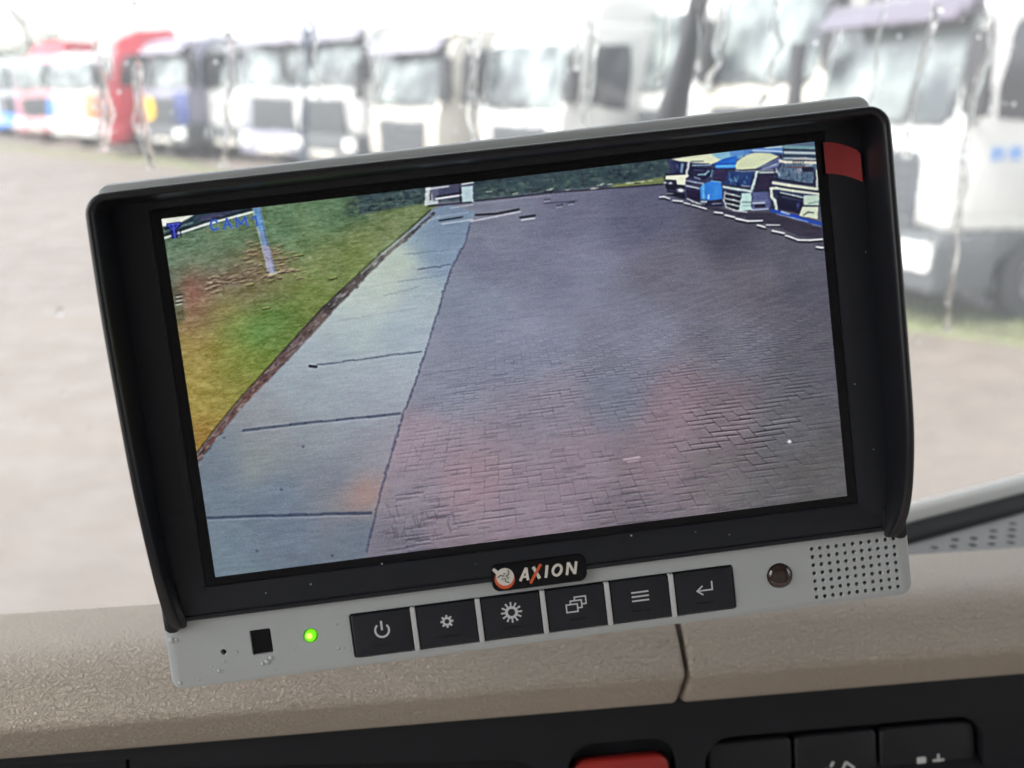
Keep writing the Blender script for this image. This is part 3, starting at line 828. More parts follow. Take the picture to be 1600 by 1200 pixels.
mpart('water_beads', beads, mat('bead', (.41, .44, .447), .12, spec=.7), smooth=80)['kind'] = 'stuff'

# ---- the camera feed shown on the display: a flat picture, drawn texel by texel
TW, TH = 1280, 712
CORN = [(251, 342), (1272, 221), (1325, 775), (337, 902)]        # where the display's corners were measured
def homog(src, dst):
    A = []; b = []
    for (x, y), (u, v) in zip(src, dst):
        A.append([x, y, 1, 0, 0, 0, -u * x, -u * y]); b.append(u)
        A.append([0, 0, 0, x, y, 1, -v * x, -v * y]); b.append(v)
    return np.append(np.linalg.solve(np.array(A, float), np.array(b, float)), 1).reshape(3, 3)
HF = homog([(0, 0), (TW, 0), (TW, TH), (0, TH)], CORN)
HI = np.linalg.inv(HF)
jj, ii = np.meshgrid(np.arange(TW) + .5, np.arange(TH) + .5)
den = HF[2, 0] * jj + HF[2, 1] * ii + 1
XX = (HF[0, 0] * jj + HF[0, 1] * ii + HF[0, 2]) / den
YY = (HF[1, 0] * jj + HF[1, 1] * ii + HF[1, 2]) / den
IM = np.zeros((TH, TW, 3))
nr = np.random.RandomState(5)
def crop(x0, x1, y0, y1, pad_=4):
    P = np.array([[x, y, 1] for x in (x0 - pad_, x1 + pad_) for y in (y0 - pad_, y1 + pad_)]) @ HI.T
    P = P[:, :2] / P[:, 2:]
    a0, b0 = np.floor(P.min(0)).astype(int); a1, b1 = np.ceil(P.max(0)).astype(int)
    return slice(max(0, b0), min(TH, b1)), slice(max(0, a0), min(TW, a1))
def segd(X, Y, p, q):
    dx, dy = q[0] - p[0], q[1] - p[1]; t = np.clip(((X - p[0]) * dx + (Y - p[1]) * dy) / (dx * dx + dy * dy + 1e-9), 0, 1)
    return np.hypot(X - p[0] - t * dx, Y - p[1] - t * dy)
def c3(c): return np.array(c) / 255.
def polymask(pts, soft=1.2, sl_=None):
    xs = [p[0] for p in pts]; ys = [p[1] for p in pts]
    sl_ = crop(min(xs), max(xs), min(ys), max(ys), soft * 2 + 2)
    X, Y = XX[sl_], YY[sl_]
    ins = np.zeros(X.shape, bool); D = np.full(X.shape, 1e9)
    for p, q in zip(pts, pts[1:] + pts[:1]):
        cond = (p[1] > Y) != (q[1] > Y)
        xi = (q[0] - p[0]) * (Y - p[1]) / (q[1] - p[1] + 1e-12) + p[0]
        ins ^= cond & (X < xi)
        D = np.minimum(D, segd(X, Y, p, q))
    sd_ = np.where(ins, D, -D)
    return sl_, np.clip(sd_ / soft + .5, 0, 1)
def poly(pts, c, a=1, soft=1.2):
    s_, m = polymask(pts, soft)
    m = (m * a)[..., None]; IM[s_] = IM[s_] * (1 - m) + c3(c) * m
def line(pts, w, c, a=1, soft=1.2, taper=False):
    for p, q in zip(pts, pts[1:]):
        s_ = crop(min(p[0], q[0]), max(p[0], q[0]), min(p[1], q[1]), max(p[1], q[1]), w + soft * 2)
        X, Y = XX[s_], YY[s_]
        if X.size == 0: continue
        m = np.clip((w / 2 - segd(X, Y, p, q)) / soft + .5, 0, 1) * a
        m = m[..., None]; IM[s_] = IM[s_] * (1 - m) + c3(c) * m
def blob(x, y, rx, ry, c, a, rot_=0):
    s_ = crop(x - 2.5 * max(rx, ry), x + 2.5 * max(rx, ry), y - 2.5 * max(rx, ry), y + 2.5 * max(rx, ry))
    X, Y = XX[s_] - x, YY[s_] - y; cr_, sr_ = math.cos(R(rot_)), math.sin(R(rot_))
    u_, v_ = X * cr_ + Y * sr_, -X * sr_ + Y * cr_
    m = (np.exp(-((u_ / rx) ** 2 + (v_ / ry) ** 2)) * a)[..., None]
    IM[s_] = IM[s_] * (1 - m) + c3(c) * m
def rbf(ctrl, pw=4.6):
    num = np.zeros((TH, TW, 3)); dn = np.zeros((TH, TW, 1))
    for x, y, c in ctrl:
        w = 1 / (((XX - x) ** 2 + (YY - y) ** 2) / 900. + 1) ** (pw / 2)
        num += w[..., None] * c3(c); dn += w[..., None]
    return num / dn
def vnoise(fx, fy, seed, oct_=3):
    out = np.zeros((TH, TW)); amp = 1; tot = 0
    r_ = np.random.RandomState(seed)
    for o_ in range(oct_):
        gw, gh = int(TW / fx * 2 ** o_) + 3, int(TH / fy * 2 ** o_) + 3
        G = r_.rand(gh, gw)
        x = (jj - .5) / fx * 2 ** o_; y = (ii - .5) / fy * 2 ** o_
        x0 = x.astype(int); y0 = y.astype(int); tx = x - x0; ty = y - y0; tx = tx * tx * (3 - 2 * tx); ty = ty * ty * (3 - 2 * ty)
        out += amp * ((G[y0, x0] * (1 - tx) + G[y0, x0 + 1] * tx) * (1 - ty) + (G[y0 + 1, x0] * (1 - tx) + G[y0 + 1, x0 + 1] * tx) * ty); tot += amp; amp *= .5
    return out / tot - .5
desat = lambda A, k: A.mean(2, keepdims=True) + (A - A.mean(2, keepdims=True)) * k
pave = rbf([(760, 340, (118, 122, 148)), (760, 400, (112, 118, 146)), (900, 330, (104, 106, 138)), (1000, 320, (88, 90, 122)), (1150, 350, (74, 74, 96)), (1250, 420, (84, 84, 104)),
 (740, 470, (124, 134, 160)), (900, 420, (120, 122, 152)), (1050, 430, (106, 104, 126)), (1180, 460, (102, 98, 116)), (680, 600, (128, 134, 158)), (830, 540, (128, 134, 162)), (1000, 520, (124, 126, 152)), (1150, 540, (112, 112, 132)), (1270, 560, (92, 92, 108)),
 (660, 690, (148, 132, 152)), (730, 760, (152, 126, 142)), (640, 780, (132, 124, 142)), (860, 640, (136, 128, 150)), (960, 610, (118, 122, 146)), (1060, 640, (138, 116, 132)), (1130, 650, (122, 106, 118)), (1230, 670, (98, 98, 108)), (900, 720, (142, 124, 142)), (1020, 730, (132, 112, 126)), (1130, 740, (112, 104, 112)), (1270, 740, (92, 90, 94)),
 (640, 850, (116, 112, 132)), (820, 800, (142, 124, 142)), (700, 840, (136, 120, 136)), (1000, 800, (116, 106, 120)), (1200, 780, (98, 96, 102))])
walk = rbf([(700, 360, (104, 128, 160)), (660, 380, (116, 142, 172)), (690, 400, (112, 136, 170)), (625, 410, (164, 180, 176)), (600, 440, (172, 186, 182)), (570, 470, (166, 182, 184)), (650, 460, (146, 164, 180)), (560, 520, (154, 172, 184)), (630, 520, (144, 162, 182)), (520, 570, (148, 164, 182)), (600, 600, (146, 160, 180)),
 (470, 610, (144, 158, 176)), (560, 640, (142, 154, 174)), (420, 660, (138, 144, 160)), (500, 690, (136, 148, 164)), (580, 700, (134, 138, 158)), (560, 780, (146, 134, 142)), (400, 720, (130, 142, 150)), (350, 730, (112, 128, 150)), (340, 780, (108, 128, 152)), (430, 780, (112, 130, 156)), (520, 740, (122, 132, 154)),
 (340, 860, (110, 132, 156)), (450, 840, (108, 126, 152)), (560, 830, (106, 122, 146)), (340, 890, (112, 138, 158))])
gras = rbf([(270, 400, (98, 118, 102)), (300, 380, (94, 116, 98)), (360, 370, (96, 118, 94)), (330, 405, (100, 114, 96)), (440, 360, (88, 116, 92)), (520, 335, (92, 118, 94)), (480, 380, (92, 112, 78)), (560, 330, (70, 94, 76)), (600, 345, (116, 124, 86)), (560, 370, (120, 126, 82)), (500, 410, (122, 128, 80)), (450, 440, (120, 122, 76)), (560, 400, (112, 122, 68)), (270, 440, (96, 104, 92)), (300, 440, (126, 100, 92)), (340, 435, (114, 100, 88)), (380, 425, (116, 102, 82)), (320, 468, (140, 104, 88)), (400, 440, (116, 102, 70)), (370, 455, (122, 106, 80)), (425, 425, (116, 104, 76)), (300, 500, (142, 108, 78)), (275, 470, (90, 92, 78)), (350, 485, (140, 120, 72)), (480, 460, (112, 124, 60)), (430, 500, (94, 124, 62)), (400, 520, (86, 126, 60)), (370, 510, (116, 130, 60)), (450, 520, (102, 120, 56)), (320, 560, (156, 130, 64)), (360, 560, (134, 132, 58)), (400, 560, (118, 128, 54)), (300, 540, (154, 122, 68)), (340, 620, (150, 130, 60)), (315, 640, (162, 130, 62)), (310, 680, (156, 112, 54)), (370, 600, (132, 122, 54)), (300, 590, (160, 130, 66))])
pave = desat(pave, .74) * np.array([1.0, 1.0, .985]); walk = desat(walk, .78) * np.array([1.0, .99, .96]) * (1.08 - .14 * np.clip((YY - 480) / 380, 0, 1))[..., None]; gras = desat(gras, .84) * np.array([1.0, 1.06, .99])
IM[:] = pave
EDGE = [(296, 727), (317, 697), (340, 667), (380, 618), (410, 586), (440, 553), (475, 515), (507, 480), (535, 453), (560, 430), (592, 399), (640, 359), (673, 329)]
WALK = [(740, 330), (735, 352), (726, 378), (712, 405), (700, 430), (683, 490), (665, 550), (648, 600), (630, 648), (618, 690), (600, 752), (586, 806), (572, 880), (300, 930), (200, 900)] + EDGE + [(700, 320)]
s_, m = polymask(WALK, 2); IM[s_] = IM[s_] * (1 - m[..., None]) + walk[s_] * m[..., None]
s_, m = polymask([(200, 300), (200, 780)] + EDGE + [(680, 322), (660, 290)], 3); IM[s_] = IM[s_] * (1 - m[..., None]) + gras[s_] * m[..., None]
# earth strip and dark dirt edge between grass and slabs
for (p, q), w, c in zip(zip(EDGE, EDGE[1:]), (7, 8, 10, 12, 15, 17, 18, 15, 12, 9, 6, 4), ((96, 62, 56), (96, 62, 56), (98, 68, 64), (98, 66, 60), (98, 74, 72), (94, 76, 74), (92, 76, 72), (70, 62, 66), (74, 62, 64), (72, 66, 66), (72, 60, 62), (58, 56, 60), (52, 52, 58))):
    line([(p[0] + 4, p[1] + 4), (q[0] + 4, q[1] + 4)], w, c, .85, 3)
    line([(p[0] - 1, p[1] - 1), (q[0] - 1, q[1] - 1)], 2.2, (38, 34, 36), .75, 2)
for k in range(170):
    t = nr.rand() * (len(EDGE) - 1.01); i = int(t); f_ = t - i; x = EDGE[i][0] * (1 - f_) + EDGE[i + 1][0] * f_ + nr.randn() * 3 + 4; y = EDGE[i][1] * (1 - f_) + EDGE[i + 1][1] * f_ + nr.randn() * 3 + 4
    L_ = nr.uniform(2, 7); line([(x, y), (x + L_, y - L_ * .8)], nr.uniform(1, 2.2), ((40, 34, 36) if nr.rand() < .6 else (178, 176, 176)), .55, 1.2)

blob(625, 400, 30, 26, (178, 192, 178), .45, -40); blob(585, 455, 50, 26, (176, 190, 186), .35, -50)
blob(575, 770, 34, 22, (168, 132, 124), .5, -50); blob(640, 700, 40, 60, (158, 132, 150), .25)
# slab joints
def joint(a, b_, w=2.6, k=.8):
    for i in range(10):
        t0, t1 = i / 10, (i + 1) / 10; j_ = nr.randn() * .5
        P_ = lambda t: (a[0] + (b_[0] - a[0]) * t, a[1] + (b_[1] - a[1]) * t + j_)
        line([P_(t0), P_(t1)], w * nr.uniform(.8, 1.2), (56, 66, 88), k, 1.5)
        line([(P_(t0)[0], P_(t0)[1] + w), (P_(t1)[0], P_(t1)[1] + w)], 1.1, (176, 186, 200), k * .6, 1.4)
joint((325, 809), (580, 801), 4.2, .8); joint((380, 672), (625, 646), 3.6, .75); joint((484, 572), (658, 549), 2.0, .7); joint((652, 421), (704, 413), 1.8, .75)
joint((530, 500), (652, 482), 1.0, .2); joint((620, 440), (696, 430), 1.2, .35); joint((600, 462), (655, 448), 1.2, .3); joint((630, 398), (706, 390), 1.2, .35)
W2 = [(735, 348), (726, 378), (712, 405), (700, 432), (683, 490), (665, 550), (648, 600), (630, 648), (618, 690), (600, 752), (586, 806), (574, 862)]
for p, q in zip(W2, W2[1:]):
    n_ = 5
    for i in range(n_):
        a = (p[0] + (q[0] - p[0]) * i / n_ + nr.randn() * .7, p[1] + (q[1] - p[1]) * i / n_); b_ = (p[0] + (q[0] - p[0]) * (i + 1) / n_ + nr.randn() * .7, p[1] + (q[1] - p[1]) * (i + 1) / n_)
        line([a, b_], nr.uniform(1.6, 3) * (1 + (p[1] - 350) / 700), (66, 68, 94), .62, 1.6)
line([(484, 572), (494, 573)], 4, (30, 32, 44), 1); line([(485, 569), (494, 570)], 1.5, (205, 210, 220), .8)
for x, y in ((402, 861), (556, 876), (350, 684), (440, 765), (520, 868), (474, 698)): blob(x, y, 2.2, 1.8, (40, 46, 70), .7)
# brick courses: short dark joints with bright lower lips, growing towards the viewer
def brick_marks(n_, cx, cy, rx, ry, amp, vert=.3, seed=1):
    r_ = np.random.RandomState(seed)
    for k in range(n_):
        x, y = cx + r_.randn() * rx, cy + r_.randn() * ry
        xb = np.interp(y, [p[1] for p in W2], [p[0] for p in W2])
        if x < xb + 8 or x > 1330: continue
        sc_ = (y - 250) / 430.
        row = 8.6 * sc_; y = (round((y + .125 * x) / row) * row) - .125 * x + r_.randn() * .5
        L_ = r_.uniform(10, 34) * sc_; w = 1.25 * sc_ + .3
        a = amp * r_.uniform(.35, 1)
        if r_.rand() < vert:
            L_ *= .45; d = (.32 * L_, L_)
        else: d = (L_, -.135 * L_)
        p, q = (x, y), (x + d[0], y + d[1])
        line([(p[0] + .6, p[1] + w * 1.25), (q[0] + .6, q[1] + w * 1.25)], w * .8, (196, 190, 206), a * .55, 1.2)
        line([p, q], w, (44, 38, 52), a, 1.2)
wx = vnoise(90, 60, 31, 2) * 5; wy = vnoise(90, 50, 32, 2) * 2.5
JJ, II = jj + wx, ii + wy + 22
Zg = 5046. / II; Xg = (JJ - 640) * Zg / 1577.
br_ = .15; a_i = np.floor(Xg / br_); b_i = np.floor(Zg / br_); fa = Xg / br_ - a_i; fbk = Zg / br_ - b_i
m4 = np.mod(a_i - b_i, 4); pxm = 1577 / Zg * br_; pym = pxm * 3.2 / Zg
dl, dr_, dn_, df_ = fa * pxm, (1 - fa) * pxm, fbk * pym, (1 - fbk) * pym
BIG = 99.
dh = np.minimum(np.where((m4 == 2), BIG, dn_), np.where((m4 == 3), BIG, df_))
dv = np.minimum(np.where((m4 == 1), BIG, dl), np.where((m4 == 0), BIG, dr_))
amp = np.zeros((TH, TW))
for cx, cy, rx, ry, a in ((1150, 680, 120, 70, .9), (1220, 640, 90, 70, .6), (760, 740, 150, 80, .42), (1000, 780, 260, 50, .5), (950, 600, 300, 110, .36), (1150, 530, 200, 100, .38), (900, 760, 420, 90, .36), (660, 830, 60, 40, .45), (840, 690, 200, 60, .35)):
    amp = np.maximum(amp, a * np.exp(-((XX - cx) / rx) ** 2 - ((YY - cy) / ry) ** 2))
amp *= np.clip(.8 + vnoise(34, 16, 33, 3) * 2.8, 0, 1.3)
xb = np.interp(YY, [p[1] for p in W2], [p[0] for p in W2])
amp *= np.clip((XX - xb - 6) / 8, 0, 1) * np.clip((ii - 230) / 190, 0, 1)
brick_tone = (np.sin(a_i * 12.9898 + np.where(m4 < 2, 0, 3)) * 43758.5 % 1 - .5)
hl = np.clip(1.35 - dh / .9, 0, 1); vl = np.clip(1.2 - dv / .9, 0, 1)
lip = np.roll(hl, 2, 0) * (1 - hl)
IM -= (hl * amp * .46 + vl * amp * .34)[..., None]; IM += (lip * amp * .26)[..., None]
IM += ((np.roll(vl, 2, 1) * (1 - vl)) * amp * .08)[..., None]
brick_marks(110, 760, 740, 110, 70, .34, .1, 3)
brick_marks(100, 1000, 790, 200, 34, .36, .1, 4)
brick_marks(160, 950, 570, 200, 60, .20, .05, 5)
brick_marks(60, 640, 820, 40, 30, .4, .4, 7)
for p, q in (((690, 618), (760, 606)), ((700, 606), (800, 590)), ((660, 586), (740, 574)), ((780, 500), (850, 492))): line([p, q], 1.4, (70, 72, 100), .35, 1.5)
blob(1234, 690, 2.6, 2.6, (255, 255, 255), 1); line([(975, 718), (1000, 714)], 2, (214, 198, 210), .8); line([(980, 722), (998, 719)], 1.4, (210, 196, 206), .6)
# grass strokes and stones
for k in range(2600):
    x, y = nr.uniform(255, 640), nr.uniform(330, 700)
    if y > np.interp(x, [p[0] for p in EDGE], [p[1] for p in EDGE]) - 8: continue
    L_ = nr.uniform(2, 8); d_ = nr.rand() < .5
    line([(x, y), (x + L_, y - L_ * nr.uniform(.05, .5))], 1.1, ((50, 60, 40) if d_ else (178, 178, 120)), nr.uniform(.08, .26), 1.3)
blob(360, 436, 70, 14, (96, 72, 66), .45, -12); blob(300, 452, 22, 24, (148, 96, 88), .35); blob(410, 395, 26, 12, (128, 100, 74), .4); blob(300, 470, 16, 30, (142, 96, 84), .5)
for k in range(150):
    if k % 3 == 0: x, y = nr.normal(410, 22), nr.normal(405, 14)
    else: x = nr.uniform(320, 460); y = 446 - (x - 320) * .2 + nr.randn() * 7
    L_ = nr.uniform(3, 12); line([(x, y), (x + L_, y - L_ * .25)], 1.8, (60, 44, 40), .55, 1.2); line([(x, y - 2), (x + L_, y - L_ * .25 - 2)], 1.3, (212, 196, 160), .55, 1.2)
for x, y in ((410, 484), (462, 401), (515, 437), (385, 447)): line([(x, y), (x + 11, y - 2)], 2.2, (52, 60, 30), .8); line([(x, y - 2.5), (x + 9, y - 4)], 1.5, (206, 206, 140), .7)
for y in (462, 468, 474): line([(274, y), (284, y - 2)], 2, (26, 28, 30), .8); line([(275, y + 2.6), (284, y + .6)], 1.6, (210, 212, 210), .8)
poly([(272, 480), (286, 476), (288, 500), (278, 505)], (74, 78, 56), .6, 5)
# upper left: sky, roofs, fence line
poly([(245, 335), (262, 372), (400, 331), (400, 320)], (44, 66, 76), 1, 3)
poly([(245, 335), (253, 354), (274, 352), (302, 336), (300, 325)], (236, 240, 226), 1, 2)
poly([(300, 342), (345, 330), (380, 325), (330, 346)], (62, 62, 92), .8, 3)
line([(250, 374), (320, 351), (398, 330)], 3.2, (226, 234, 214), 1, 1.4); line([(250, 369.5), (320, 346.5), (398, 326)], 2.4, (20, 26, 34), .9, 1.4); line([(256, 362), (300, 348)], 2, (150, 170, 170), .6)
# lamp post
poly([(394, 322), (405, 320), (430, 426), (420, 428)], (122, 148, 178), 1, 1.6); line([(404, 326), (428, 424)], 2, (66, 84, 112), .7, 1.6); line([(394, 326), (418, 424)], 2.2, (172, 196, 216), .7, 1.6)
poly([(396, 326), (404, 326), (412, 360), (403, 360)], (92, 152, 206), .5, 3); poly([(408, 384), (420, 384), (428, 426), (420, 428)], (172, 158, 176), .7, 3)
line([(420, 429), (432, 427)], 3, (206, 200, 180), .8)
# hedge across the far end and the tiny lorries before it
HT = [(545, 338), (548, 300), (760, 270), (1050, 230), (1052, 276), (1040, 288), (960, 290), (860, 299), (745, 312), (668, 316), (600, 328)]
poly(HT, (52, 70, 76), .95, 7)
for k in range(60): blob(nr.uniform(536, 560), nr.uniform(303, 336), nr.uniform(2, 6), nr.uniform(2, 4), ((60, 80, 72) if nr.rand() < .6 else (92, 112, 80)), .5)
for k in range(520):
    x = nr.uniform(545, 1045); yt = 342 - (x - 251) * .1185; y = nr.uniform(yt, np.interp(x, [545, 745, 1040], [334, 310, 286]))
    blob(x, y, nr.uniform(1.5, 5), nr.uniform(1, 3), ((20, 30, 42) if nr.rand() < .5 else (98, 120, 108)), nr.uniform(.15, .5))
poly([(960, 288), (1038, 276), (1036, 287), (950, 294)], (128, 136, 84), .8, 3)
line([(740, 314), (800, 308), (860, 301), (940, 295), (1034, 288)], 2.4, (24, 24, 34), .75, 1.6); line([(745, 318), (860, 305)], 1.6, (150, 150, 170), .5)
for k in range(26):
    x = nr.uniform(750, 1030); y = np.interp(x, [745, 1040], [306, 284]) + nr.randn() * 2; line([(x, y), (x + nr.uniform(3, 10), y - 1)], 1.6, ((206, 206, 190) if nr.rand() < .6 else (20, 22, 30)), .7)
poly([(664, 292), (684, 289), (684, 318), (662, 322)], (196, 204, 208), .9, 1.4); poly([(672, 292), (740, 283), (742, 306), (676, 314)], (70, 70, 100), .8, 1.6)
poly([(720, 292), (738, 290), (738, 316), (722, 317)], (186, 208, 214), .95, 1.4); line([(680, 311), (720, 305)], 2.6, (236, 238, 240), .95); line([(682, 307), (720, 301)], 2, (20, 18, 28), .9); line([(666, 296), (700, 291)], 2, (224, 226, 230), .9); line([(722, 288), (738, 285)], 2.6, (230, 236, 236), .9)
line([(672, 298), (672, 312)], 2, (20, 20, 30), .8); line([(718, 294), (719, 316)], 2, (14, 16, 26), .9); line([(668, 322), (735, 316)], 2.4, (22, 22, 32), .8); line([(704, 325), (738, 320)], 1.6, (204, 206, 216), .7)
line([(686, 345), (722, 339)], 2.4, (18, 18, 28), .85); line([(690, 350), (738, 343)], 1.7, (214, 216, 226), .8); line([(742, 336), (775, 334), (810, 327)], 2.8, (14, 14, 22), .9); line([(735, 346), (775, 338), (812, 331)], 1.8, (220, 220, 228), .85)
line([(812, 340), (834, 337)], 3, (14, 14, 22), .9); line([(814, 344), (834, 341)], 1.8, (222, 222, 226), .85); line([(670, 344), (700, 336), (730, 332)], 1.4, (190, 196, 208), .5); line([(850, 318), (900, 314)], 1.8, (30, 30, 44), .5); line([(560, 322), (640, 312)], 1.5, (160, 170, 140), .3)
for x, y in ((869, 321), (887, 317), (850, 312)): line([(x, y), (x + 9, y - 1)], 1.8, (28, 28, 40), .6); line([(x, y + 3), (x + 8, y + 2)], 1.3, (200, 200, 214), .6)
# the line of lorries at the upper right
line0 = line
def line(pts, w, c, a=1, soft=1.3): line0(pts, w * .78, c, a * .88, soft + .5)
FA = lambda *p: [(1020 + p[i] / 8.886, 215 + p[i + 1] / 8.886) for i in range(0, len(p), 2)]
FB = lambda *p: [(1140 + p[i] / 6.4875, 215 + p[i + 1] / 6.4875) for i in range(0, len(p), 2)]
K_, Wt = (20, 22, 38), (216, 222, 220)
poly([(1040, 232), (1285, 205), (1290, 320), (1215, 330), (1130, 322), (1052, 306)], (50, 56, 86), .95, 4)
poly(FA(250, 300, 860, 200, 1244, 150, 1244, 260, 1100, 260, 800, 370, 520, 340, 380, 330), (214, 220, 190), 1, 1.5)
poly(FA(800, 230, 1244, 150, 1244, 290, 960, 330), (110, 168, 208), .8, 3)
poly(FA(270, 330, 440, 340, 430, 500, 290, 500), (40, 46, 80), 1); line(FA(400, 370, 390, 480), 5, (140, 174, 196), .8); line(FA(320, 380, 340, 420), 3, (90, 110, 170), .6)
line(FA(540, 360, 495, 520), 3, K_, .95); line(FA(440, 350, 430, 490), 2.4, K_, .9); line(FA(490, 350, 460, 540), 4.4, Wt)
line(FA(150, 560, 180, 510, 300, 512, 430, 500), 2.6, K_, .95)
poly(FA(160, 590, 320, 595, 330, 660, 440, 670, 450, 860, 200, 800), (26, 26, 46), 1)
poly(FA(170, 530, 440, 515, 515, 522, 450, 565, 445, 660, 330, 650, 320, 590, 170, 580), (222, 226, 204), 1)
for x, y, w in ((170, 625, 2.6), (240, 632, 2.8), (370, 730, 4.6), (400, 735, 4)): blob(1020 + x / 8.886, 215 + y / 8.886, w, w * .6, (230, 236, 244), .95)
line(FA(190, 730, 290, 740), 1.6, (110, 120, 150), .7); line(FA(200, 775, 265, 778), 2, Wt, .8)
poly(FA(510, 400, 860, 430, 820, 500, 700, 600, 490, 560), (28, 30, 60), 1, 1.6)
line(FA(540, 347, 680, 350), 2.2, Wt, .9); line(FA(530, 330, 690, 328), 1.6, K_, .9); line(FA(540, 385, 790, 380), 2.4, (178, 210, 226), .9); line(FA(540, 366, 760, 364), 1.4, K_, .8)
line(FA(620, 515, 720, 510, 770, 460), 3.4, (150, 200, 206), .85); line(FA(820, 450, 800, 540), 3, (120, 180, 200), .8); line(FA(570, 550, 650, 575), 2.4, (180, 200, 220), .8); line(FA(560, 450, 700, 460), 1.8, (120, 110, 170), .7); line(FA(560, 480, 680, 490), 1.5, K_, .6)
poly(FA(830, 365, 1000, 285, 1170, 245, 1135, 425, 880, 435), (38, 104, 196), 1, 1.6); line(FA(880, 400, 1120, 395), 4.4, (104, 184, 226), .9); line(FA(840, 372, 1120, 360), 1.6, (20, 50, 130), .9); line(FA(900, 330, 1140, 270), 2, (24, 70, 170), .7)
poly(FA(860, 450, 1050, 450, 1060, 600, 830, 590), (46, 38, 74), 1); line(FA(820, 436, 1130, 440), 2.2, (14, 16, 50), .9); line(FA(840, 590, 1000, 596), 2, (14, 16, 50), .9)
line(FA(470, 600, 580, 622, 700, 640), 2.2, (206, 220, 238), .9); line(FA(480, 625, 600, 650), 1.6, K_, .8)
poly(FA(460, 690, 650, 720, 645, 900, 470, 840), (32, 26, 58), 1); line(FA(455, 668, 640, 708), 2.8, (222, 232, 236), .95); line(FA(480, 750, 640, 800), 1.8, (12, 12, 36), .8); line(FA(480, 800, 640, 850), 1.8, (14, 12, 34), .8); line(FA(470, 715, 640, 740), 1.2, (90, 80, 130), .6)
poly(FA(650, 690, 700, 645, 800, 600, 950, 620, 960, 850, 800, 875, 655, 850), (46, 120, 206), 1, 1.4); line(FA(690, 660, 700, 840), 5, (128, 200, 222), .7); line(FA(800, 600, 940, 618), 1.8, (160, 206, 230), .8); blob(1020 + 880 / 8.886, 215 + 740 / 8.886, 6, 9, (70, 150, 224), .6)
line(FA(770, 800, 770, 850), 2.8, (210, 236, 244), .9); line(FA(670, 890, 745, 890), 3.2, (190, 224, 240), .9); line(FA(700, 740, 740, 780), 1.6, (30, 80, 170), .6)
line(FA(470, 850, 540, 885, 600, 908, 660, 925), 2.6, Wt, .9); line(FA(480, 880, 600, 930, 700, 950), 2, K_, .85); poly(FA(760, 880, 960, 860, 960, 960, 700, 960), (30, 28, 56), .95); line(FA(820, 920, 945, 912), 2, (190, 200, 220), .8)
# lorry with the cream roof deflector
poly(FB(0, 140, 530, 78, 530, 165, 0, 190), (86, 134, 196), .9, 1.6); line(FB(360, 104, 530, 92), 2.6, (222, 226, 206), .95); line(FB(230, 130, 540, 142), 2.6, (226, 232, 236), .9); line(FB(200, 150, 500, 158), 1.6, (20, 30, 70), .8)
poly(FB(280, 310, 500, 205, 530, 235, 480, 300, 330, 330), (104, 114, 152), 1, 1.6); line(FB(330, 310, 470, 268), 2.4, (196, 206, 216), .8)
poly(FB(50, 290, 70, 240, 160, 180, 260, 152, 400, 156, 500, 192, 430, 226, 330, 280, 260, 318, 120, 328, 60, 320), (200, 208, 176), 1, 2); blob(1176, 247, 13, 6, (214, 222, 186), .5)
line(FB(60, 335, 130, 345, 250, 335), 2.4, (180, 196, 206), .8); line(FB(100, 332, 280, 322, 400, 282, 490, 236), 2, (26, 30, 60), .85)
poly(FB(-20, 345, 235, 352, 205, 495, -50, 470), (32, 58, 108), 1); 
for k in range(30): x, y = nr.uniform(-20, 200), nr.uniform(360, 480); line(FB(x, y, x + nr.uniform(-14, 14), y + nr.uniform(8, 30)), nr.uniform(1.2, 3), ((130, 176, 208) if nr.rand() < .5 else (12, 20, 62)), .6)
line(FB(120, 490, 200, 494), 2, Wt, .7)
poly(FB(225, 555, 405, 555, 425, 640, 400, 730, 225, 740), (84, 92, 134), 1, 1.6); line(FB(225, 664, 350, 660), 2.6, Wt, .95); line(FB(230, 640, 370, 635), 1.4, (150, 160, 190), .7); poly(FB(250, 680, 360, 676, 360, 708, 250, 712), (34, 28, 52), 1); line(FB(220, 734, 390, 722), 2.4, (206, 214, 226), .85)
poly(FB(280, 380, 440, 374, 405, 530, 250, 545), (46, 38, 66), 1); line(FB(280, 378, 440, 372), 2, K_, .9); line(FB(245, 545, 400, 530), 1.8, K_, .8); line(FB(435, 380, 400, 540), 2, K_, .8)
line(FB(285, 352, 470, 348), 4, (216, 224, 222), .95); line(FB(290, 332, 440, 326), 2, (200, 206, 214), .8); line(FB(300, 342, 460, 338), 1.3, K_, .8)
line(FB(270, 345, 240, 470, 222, 520), 5, (206, 226, 222), 1); line(FB(290, 350, 255, 540), 1.6, K_, .8); line(FB(235, 380, 205, 490), 1.6, K_, .7)
line(FB(-60, 500, 80, 525, 215, 545), 5, (204, 222, 216), 1); line(FB(-50, 482, 100, 505, 190, 515), 2, K_, .9); line(FB(-30, 545, 110, 570), 2, K_, .85)
poly(FB(-50, 560, 110, 585, 90, 735, -40, 700), (20, 22, 40), 1); 
for y in (580, 632, 680): line(FB(-40, y - 14, 30, y, 98, y + 18), 3, (214, 224, 222), .95, 1.4)
line(FB(-52, 550, -60, 640, -40, 700), 2.6, Wt, .9); poly(FB(118, 565, 215, 560, 212, 700, 230, 730, 90, 745), (182, 212, 208), 1, 1.4); line(FB(-40, 705, 40, 735, 170, 755), 3, Wt, .9); line(FB(120, 655, 210, 655), 1.6, K_, .7); line(FB(130, 690, 200, 690), 1.4, (70, 100, 120), .7)
